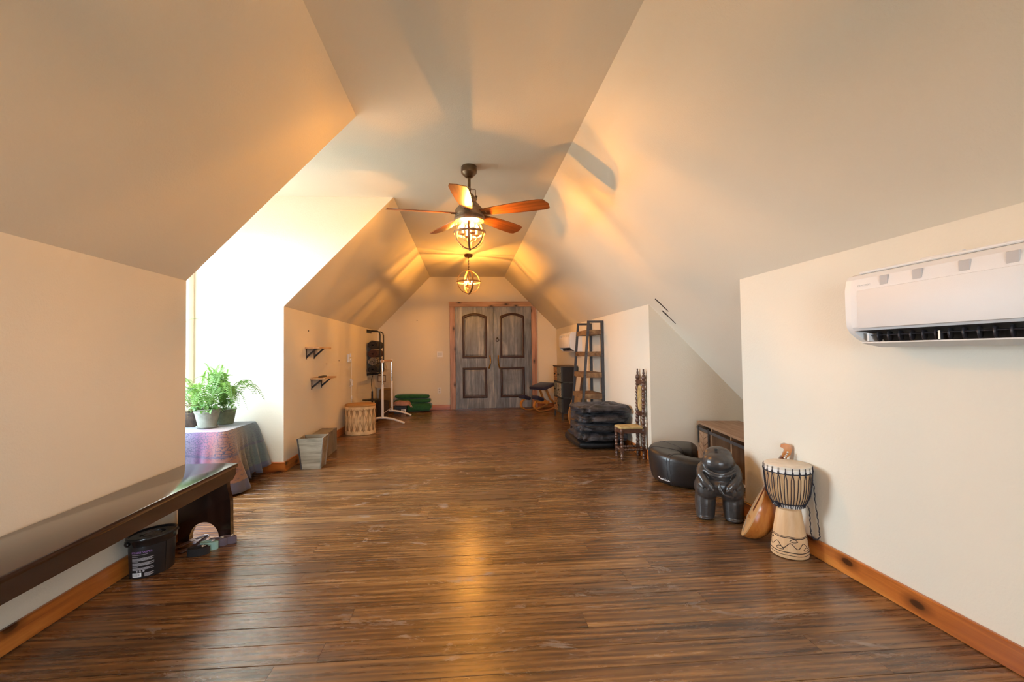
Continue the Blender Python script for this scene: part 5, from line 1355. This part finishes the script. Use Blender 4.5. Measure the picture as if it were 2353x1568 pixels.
# local: x into the recess, y negative towards the viewer, origin at the far front corner
CLn, CDp, CH = 1.12, 0.40, 0.412
ob('top', MB().rbox(-0.008, CDp, -CLn, 0.0, CH - 0.022, CH, 0.003, 1), 'cabinet', cb, smooth=30)
ob('bottom', MB().box(0, CDp, -CLn, 0, 0.04, 0.06), 'cabinet', cb, smooth=0)
ob('back_board', MB().box(CDp - 0.01, CDp, -CLn, 0, 0.06, CH - 0.022), 'turned', cb, smooth=0)
for yy in (-0.022, -0.36, -0.76, -CLn): ob('upright', MB().box(0.0, CDp - 0.01, yy, yy + 0.022, 0.0, CH - 0.022), 'cabinet_x', cb, smooth=0)
ob('shelf', MB().box(0.004, CDp - 0.01, -0.738, -0.36, 0.195, 0.213), 'cabinet', cb, smooth=0)
ob('track', MB().box(-0.020, -0.012, -CLn + 0.02, -0.03, CH - 0.070, CH - 0.045), 'gunmetal', cb, smooth=0)
dd = ob('sliding_door', MB().box(-0.010, -0.001, -0.335, -0.045, 0.05, CH - 0.075), 'cabinet_x', cb, smooth=0)
for i in range(5):
    for s in (-1, 1):
        z = 0.065 + i * 0.068
        p = [(s * 0.003, z), (s * 0.138, z + 0.075), (s * 0.138, z + 0.135), (s * 0.003, z + 0.060)]
        p = [(a - 0.19, min(b, CH - 0.078)) for a, b in p]
        ob('chevron_slat', MB().prism(p, -0.016, -0.0095, mY), 'cabinet', dd, smooth=0)
for yy in (-0.075, -0.325): ob('hanger_strap', MB().box(-0.024, -0.016, yy - 0.012, yy + 0.012, CH - 0.20, CH - 0.03), 'black_metal', dd, smooth=0)

ot = thing('ottoman', 'black leather horseshoe shaped ottoman in the recess', 'ottoman', (1.915, 3.795, 0), 0.0)
vs = []; fs = []
NA = 60; NS = 28
A0, A1 = math.radians(48), math.radians(320)
def ott(f, b):
    a = A0 + (A1 - A0) * f; e_ = min(f, 1 - f)
    en = max(0.05, math.sqrt(max(0.0, 1 - (1 - e_ / 0.07) ** 2)) if e_ < 0.07 else 1.0)
    nx, ny = math.cos(a), math.sin(a)
    cx, cy = 0.215 * nx, 0.190 * ny
    ht = 0.268 + 0.026 * math.sin(a - 0.6)
    u = math.copysign(abs(math.cos(b)) ** 0.40, math.cos(b)); v = math.copysign(abs(math.sin(b)) ** 0.36, math.sin(b))
    wd = (0.160 * (0.80 + 0.20 * min(1, (v + 1) / 1.3)) if u > 0 else 0.135) * en
    z = ht * (0.5 + 0.5 * v * (0.35 + 0.65 * en)) - 0.040 * max(0, v) * (0.5 - 0.5 * u)
    return (cx + nx * u * wd, cy + ny * u * wd, max(0.0, z))
for i in range(NA + 1):
    for j in range(NS): vs.append(ott(i / NA, 2 * PI * j / NS))
for i in range(NA):
    for j in range(NS): fs.append((i * NS + j, i * NS + (j + 1) % NS, (i + 1) * NS + (j + 1) % NS, (i + 1) * NS + j))
fs += [tuple(range(NS)), tuple(NA * NS + j for j in range(NS))[::-1]]
ob('upholstery', MB().add(vs, fs), 'leather', ot, smooth=60)
for fr_ in (0.44, 0.60, 0.62, 0.78, 0.25):
    i = int(fr_ * NA); ring = [vs[i * NS + j] for j in range(NS)]
    c = Vector((sum(p[0] for p in ring) / NS, sum(p[1] for p in ring) / NS, sum(p[2] for p in ring) / NS))
    ob('seam', MB().tube([tuple(c + (Vector(p) - c) * 1.006) for p in ring], 0.0022, 5, closed=True), 'stitch', ot)
def surf(f, g):
    """point on the outer lower face of the ottoman; f along, g 0..1 up"""
    p = Vector(ott(f, math.radians(-24 + 24 * g))); n_ = Vector((p.x, p.y, 0)).normalized()
    return p + n_ * 0.003
lg = MB()
def squiggle(pts, r=0.0016): lg.tube([tuple(surf(0.535 + 0.10 * x, 0.02 + 0.9 * y)) for x, y in pts], r, 5)
squiggle([(0.0, 0.62), (0.02, 0.40), (0.05, 0.62), (0.09, 0.60), (0.07, 0.50), (0.03, 0.48), (0.10, 0.36)])
squiggle([(0.13, 0.40), (0.17, 0.48), (0.20, 0.40), (0.16, 0.36), (0.22, 0.36)])
squiggle([(0.24, 0.36), (0.27, 0.48), (0.29, 0.36), (0.32, 0.48), (0.35, 0.36), (0.38, 0.48), (0.41, 0.36)])
squiggle([(0.44, 0.36), (0.48, 0.48), (0.50, 0.36), (0.54, 0.44), (0.56, 0.34)])
squiggle([(0.47, 0.66), (0.50, 0.62)], 0.003)
squiggle([(0.62, 0.34), (0.68, 0.46), (0.66, 0.32), (0.74, 0.30)])
squiggle([(0.10, 0.24), (0.30, 0.22), (0.52, 0.20), (0.74, 0.18)])
ot.scale = (0.93, 1.0, 1.0)
o = ob('script_logo', lg, 'print_white', ot); o['label'] = 'white handwritten style script'

# ------------------------------------------------------------------ carved figure
sf = thing('carved_figure', 'squat black carved figure with hands folded over its belly', 'statue', (1.650, 2.905, 0), -0.46)
mb = MB()
for s in (-1, 1):
    for j in range(14):
        f = j / 13
        mb.ball((s * (0.092 - 0.004 * f), 0.005, 0.035 + 0.16 * f), 0.066 + 0.006 * (1 - abs(2 * f - 1)), (1.0, 1.18, 0.75), 18, 10)
    mb.ball((s * 0.092, -0.005, 0.016), 0.062, (1.0, 1.30, 0.28), 18, 8)
    mb.ball((s * 0.076, 0.0, 0.205), 0.088, (1.0, 1.25, 1.0), 20, 12)
mb.ball((0, 0.01, 0.225), 0.135, (1.03, 0.86, 0.60), 24, 14)
mb.ball((0, 0.012, 0.290), 0.126, (1.02, 0.86, 0.62), 24, 14)
mb.ball((0, 0.005, 0.350), 0.112, (1.06, 0.90, 0.62), 24, 14)
mb.ball((0, -0.012, 0.372), 0.100, (1.08, 1.0, 0.70), 24, 14)
mb.ball((0, 0.012, 0.325), 0.124, (1.04, 0.88, 0.66), 24, 14)
mb.ball((0, 0.035, 0.408), 0.085, (1.12, 0.9, 0.68), 24, 14)
for s in (-1, 1):
    mb.ball((s * 0.105, -0.02, 0.31), 0.046, (0.9, 1.0, 1.25), 16, 10)
def tb_(pts, r):
    mb.tube(pts, r, 10)
tb_([(-0.098, -0.080, 0.350), (-0.066, -0.104, 0.330), (-0.03, -0.114, 0.318), (0.0, -0.117, 0.315), (0.03, -0.114, 0.318), (0.066, -0.104, 0.330), (0.098, -0.080, 0.350)], [0.007, 0.009, 0.010, 0.010, 0.010, 0.009, 0.007])
tb_([(-0.104, -0.075, 0.330), (-0.06, -0.110, 0.308), (0.0, -0.120, 0.298), (0.06, -0.110, 0.308), (0.104, -0.075, 0.330)], [0.006, 0.008, 0.009, 0.008, 0.006])
for s in (-1, 1):
    tb_([(s * 0.118, -0.030, 0.318), (s * 0.115, -0.075, 0.288), (s * 0.092, -0.105, 0.262), (s * 0.062, -0.124, 0.238)], [0.030, 0.031, 0.029, 0.022])
    mb.ball((s * 0.058, -0.124, 0.234), 0.024, (1, 0.9, 0.9))
    tb_([(s * 0.135, -0.045, 0.262), (s * 0.128, -0.085, 0.238), (s * 0.105, -0.112, 0.222)], [0.008, 0.010, 0.006])
    for q in range(4):
        mb.ball((s * (0.040 + 0.011 * q), -0.143 + 0.003 * q, 0.224 - 0.004 * abs(q - 1.5)), 0.0075, (1, 1, 1.3), 8, 6)
tb_([(0.0, -0.125, 0.262), (0.004, -0.134, 0.225), (0.022, -0.140, 0.198), (0.055, -0.135, 0.186), (0.085, -0.122, 0.180)], [0.005, 0.008, 0.009, 0.008, 0.004])
tb_([(-0.012, -0.125, 0.262), (-0.010, -0.134, 0.228), (0.005, -0.138, 0.200)], [0.004, 0.006, 0.003])
body = ob('body', mb, 'statue', sf, smooth=0)
sf.scale = (0.92, 0.96, 1.0)
md = body.modifiers.new('blend', 'REMESH'); md.mode = 'VOXEL'; md.voxel_size = 0.0042; md.use_smooth_shade = True
md = body.modifiers.new('soft', 'SMOOTH'); md.factor = 0.5; md.iterations = 4
o = ob('brow_mark', MB().ball((0, -0.098, 0.372), 0.016, (1.5, 0.25, 0.7)), 'black_gloss', sf)
o = ob('ear_stub', MB().ball((-0.015, -0.015, 0.458), 0.010, (1.4, 1, 0.6)), 'statue', sf)

# ------------------------------------------------------------------ goblet drum (djembe) and lute
dj = thing('goblet_drum', 'rope tuned pale wooden goblet drum with carved foot', 'drum', (1.738, 2.375, 0), 0.0)
ob('wooden_body', MB().lathe([(0.080, 0), (0.097, 0.004), (0.099, 0.016), (0.096, 0.05), (0.086, 0.11), (0.075, 0.17), (0.066, 0.225), (0.063, 0.245), (0.072, 0.262), (0.092, 0.290), (0.107, 0.330), (0.115, 0.380), (0.119, 0.440), (0.120, 0.480), (0.112, 0.482)], 48), 'djembe_wood', dj)
ob('drum_head', MB().lathe([(0.1215, 0.452), (0.1225, 0.470), (0.1215, 0.483), (0.116, 0.486), (0.001, 0.487)], 48), 'skin', dj)
ob('head_collar', MB().lathe([(0.1215, 0.448), (0.1245, 0.450), (0.1245, 0.468), (0.1222, 0.470)], 48), 'skin_white', dj)
ob('head_ring', MB().tube(arc((0, 0, 0.449), 0.1235, 0, 2 * PI * 47 / 48, 47, 'XY'), 0.0032, 6, closed=True), 'rope', dj)
ob('foot_ring', MB().lathe([(0.072, 0.258), (0.079, 0.260), (0.083, 0.276), (0.078, 0.280)], 40), 'skin_white', dj)
ob('lower_ring', MB().tube(arc((0, 0, 0.283), 0.0895, 0, 2 * PI * 39 / 40, 39, 'XY'), 0.003, 6, closed=True), 'rope', dj)
rp = MB()
for i in range(2):
    rp.tube([(0.1255, 0, 0.480), (0.1265, 0, 0.449), (0.1235, 0.0065 * (i * 2 - 1), 0.42), (0.1195, 0.0072 * (i * 2 - 1), 0.37), (0.111, 0.0074 * (i * 2 - 1), 0.325), (0.0965, 0.0070 * (i * 2 - 1), 0.290), (0.085, 0.006 * (i * 2 - 1), 0.272), (0.0835, 0.004 * (i * 2 - 1), 0.262)], 0.0021, 5)
rp.ball((0.1265, 0, 0.455), 0.005, (0.8, 1, 1.6), 8, 6)
rme = rp.mesh('rope_pair', 'rope', 50)
for i in range(22): link('rope_pair', rme, dj, (0, 0, 0), (0, 0, 2 * PI * i / 22))
ob('rope_knots', MB().tube([(-0.082 + 0.012 * math.sin(i * 2.3), -0.03 + 0.010 * math.cos(i * 1.9), 0.278 + 0.014 * math.sin(i * 1.3)) for i in range(22)], 0.004, 6), 'rope', dj)
strap = [(0.088, -0.072, 0.44), (0.098, -0.082, 0.38), (0.100, -0.086, 0.30), (0.106, -0.092, 0.22), (0.111, -0.096, 0.15), (0.110, -0.100, 0.118), (0.092, -0.100, 0.105), (0.074, -0.094, 0.112), (0.066, -0.088, 0.140), (0.067, -0.084, 0.20), (0.070, -0.078, 0.25), (0.070, -0.065, 0.275)]
fine = []
for a, b in zip(strap[:-1], strap[1:]):
    for q in range(6): fine.append(Vector(a).lerp(Vector(b), q / 6))
ob('braided_strap', MB().tube([p + Vector((0.0022 * math.cos(i * 1.9), 0.0022 * math.sin(i * 1.9), 0)) for i, p in enumerate(fine)], [0.0034 if i % 2 else 0.0021 for i in range(len(fine))], 6), 'rope', dj)
def foot_r(z):
    pr = [(0.0, 0.0975), (0.016, 0.099), (0.05, 0.096), (0.11, 0.086), (0.17, 0.075)]
    for (a, b), (c, d) in zip(pr[:-1], pr[1:]):
        if a <= z <= c: return b + (d - b) * (z - a) / (c - a)
    return 0.075
def carve(name, fn, n=72, closed=True, r=0.0018, a0=0, a1=2 * PI):
    pts = []
    for i in range(n if closed else n + 1):
        a = a0 + (a1 - a0) * i / n; z = fn(a); q = foot_r(z) + 0.0002; pts.append((q * math.cos(a), q * math.sin(a), z))
    return MB().tube(pts, r, 5, closed=closed)
for zz in (0.022, 0.036, 0.108, 0.114): ob('burnt_line', carve('l', lambda a, zz=zz: zz + 0.0012 * math.sin(5 * a), r=0.0022 if zz in (0.036, 0.108) else 0.0015), 'burnt', dj)
ob('burnt_line', carve('w', lambda a: 0.070 + 0.013 * math.sin(8 * a), 120), 'burnt', dj)
for i in range(8):
    c = 2 * PI * (i + 0.5) / 8
    for s, h in ((1, 0.012), (-1, 0.004)):
        ob('burnt_line', carve('e', lambda a, c=c, s=s, h=h: (0.093 if i % 2 else 0.050) + s * h * math.cos((a - c) / 0.24 * PI / 2), 10, False, 0.0016, c - 0.24, c + 0.24), 'burnt', dj)

dj.scale = (0.91, 0.91, 1.0)
lu = thing('lute', 'round backed amber lute leaning against the wall behind the goblet drum', 'lute', (1.674, 2.588, 0.140), 0)
LM = rot('Z', -0.52) @ rot('Y', math.radians(24))
NG = 9
for g in range(NG):
    a0 = -PI / 2 + PI * g / NG; a1 = -PI / 2 + PI * (g + 1) / NG
    vs = []; fs = []; nz_ = 14; na = 4
    for j in range(nz_ + 1):
        b = -PI / 2 + PI * j / nz_
        for i in range(na + 1):
            a = a0 + (a1 - a0) * i / na
            bul = 1.0 - 0.004 * (2 * i / na - 1) ** 2
            r = math.cos(b) ** 0.85 if math.cos(b) > 0 else 0
            vs.append((0.118 * r * math.cos(a) * bul, 0.105 * r * math.sin(a) * bul, (0.142 if b < 0 else 0.165) * math.sin(b)))
    for j in range(nz_):
        for i in range(na): q = j * (na + 1) + i; fs.append((q, q + 1, q + na + 2, q + na + 1))
    ob('rib', MB().add(vs, fs, LM), 'lute_rib', lu, smooth=60)
fp = []
for i in range(36):
    a = 2 * PI * i / 36; r = abs(math.cos(a)) ** 0.85 if False else 1
    fp.append((0.106 * math.cos(a), (0.166 if math.sin(a) > 0 else 0.143) * math.sin(a)))
ob('soundboard', MB().prism(fp, -0.006, 0.0, LM @ Matrix(((0, 0, 1, 0), (1, 0, 0, 0), (0, 1, 0, 0), (0, 0, 0, 1)))), 'lute_face', lu, smooth=30)
ob('neck', MB().tube([tuple(LM @ Vector(p)) for p in ((0.022, 0, 0.145), (0.020, 0, 0.165), (0.011, 0, 0.20), (0.010, 0, 0.30), (0.010, 0, 0.385))], [0.030, 0.024, 0.017, 0.015, 0.014], 12), 'lute_neck', lu)
ob('fingerboard', MB().box(-0.008, -0.003, -0.016, 0.016, 0.02, 0.385, LM), 'lute_neck', lu, smooth=0)
hd = [(-0.004, 0.38), (0.018, 0.38), (0.030, 0.41), (0.026, 0.445), (0.004, 0.462), (-0.020, 0.458), (-0.034, 0.445), (-0.032, 0.430), (-0.016, 0.428), (-0.006, 0.420), (-0.008, 0.40)]
ob('scroll_head', MB().prism(hd, -0.012, 0.012, LM @ YZX), 'lute_rib', lu, smooth=0)
pg = MB()
for q in range(4): pg.cyl(tuple(LM @ Vector((0.008, -0.030, 0.385 + 0.012 * q))), tuple(LM @ Vector((0.008, 0.030, 0.385 + 0.012 * q))), 0.003, n=6); pg.ball(tuple(LM @ Vector((0.008, -0.032, 0.385 + 0.012 * q))), 0.006, (1, 1, 1), 8, 6)
ob('tuning_pegs', pg, 'chrome', lu)
ob('bridge', MB().box(-0.020, -0.004, -0.030, 0.030, -0.030, -0.022, LM), 'lute_face', lu, smooth=0)
sg = MB()
for q in range(4): sg.tube([tuple(LM @ Vector(p)) for p in ((-0.006, (q - 1.5) * 0.010, -0.125), (-0.022, (q - 1.5) * 0.009, -0.026), (-0.010, (q - 1.5) * 0.006, 0.38))], 0.0007, 4)
ob('strings', sg, 'wire', lu)
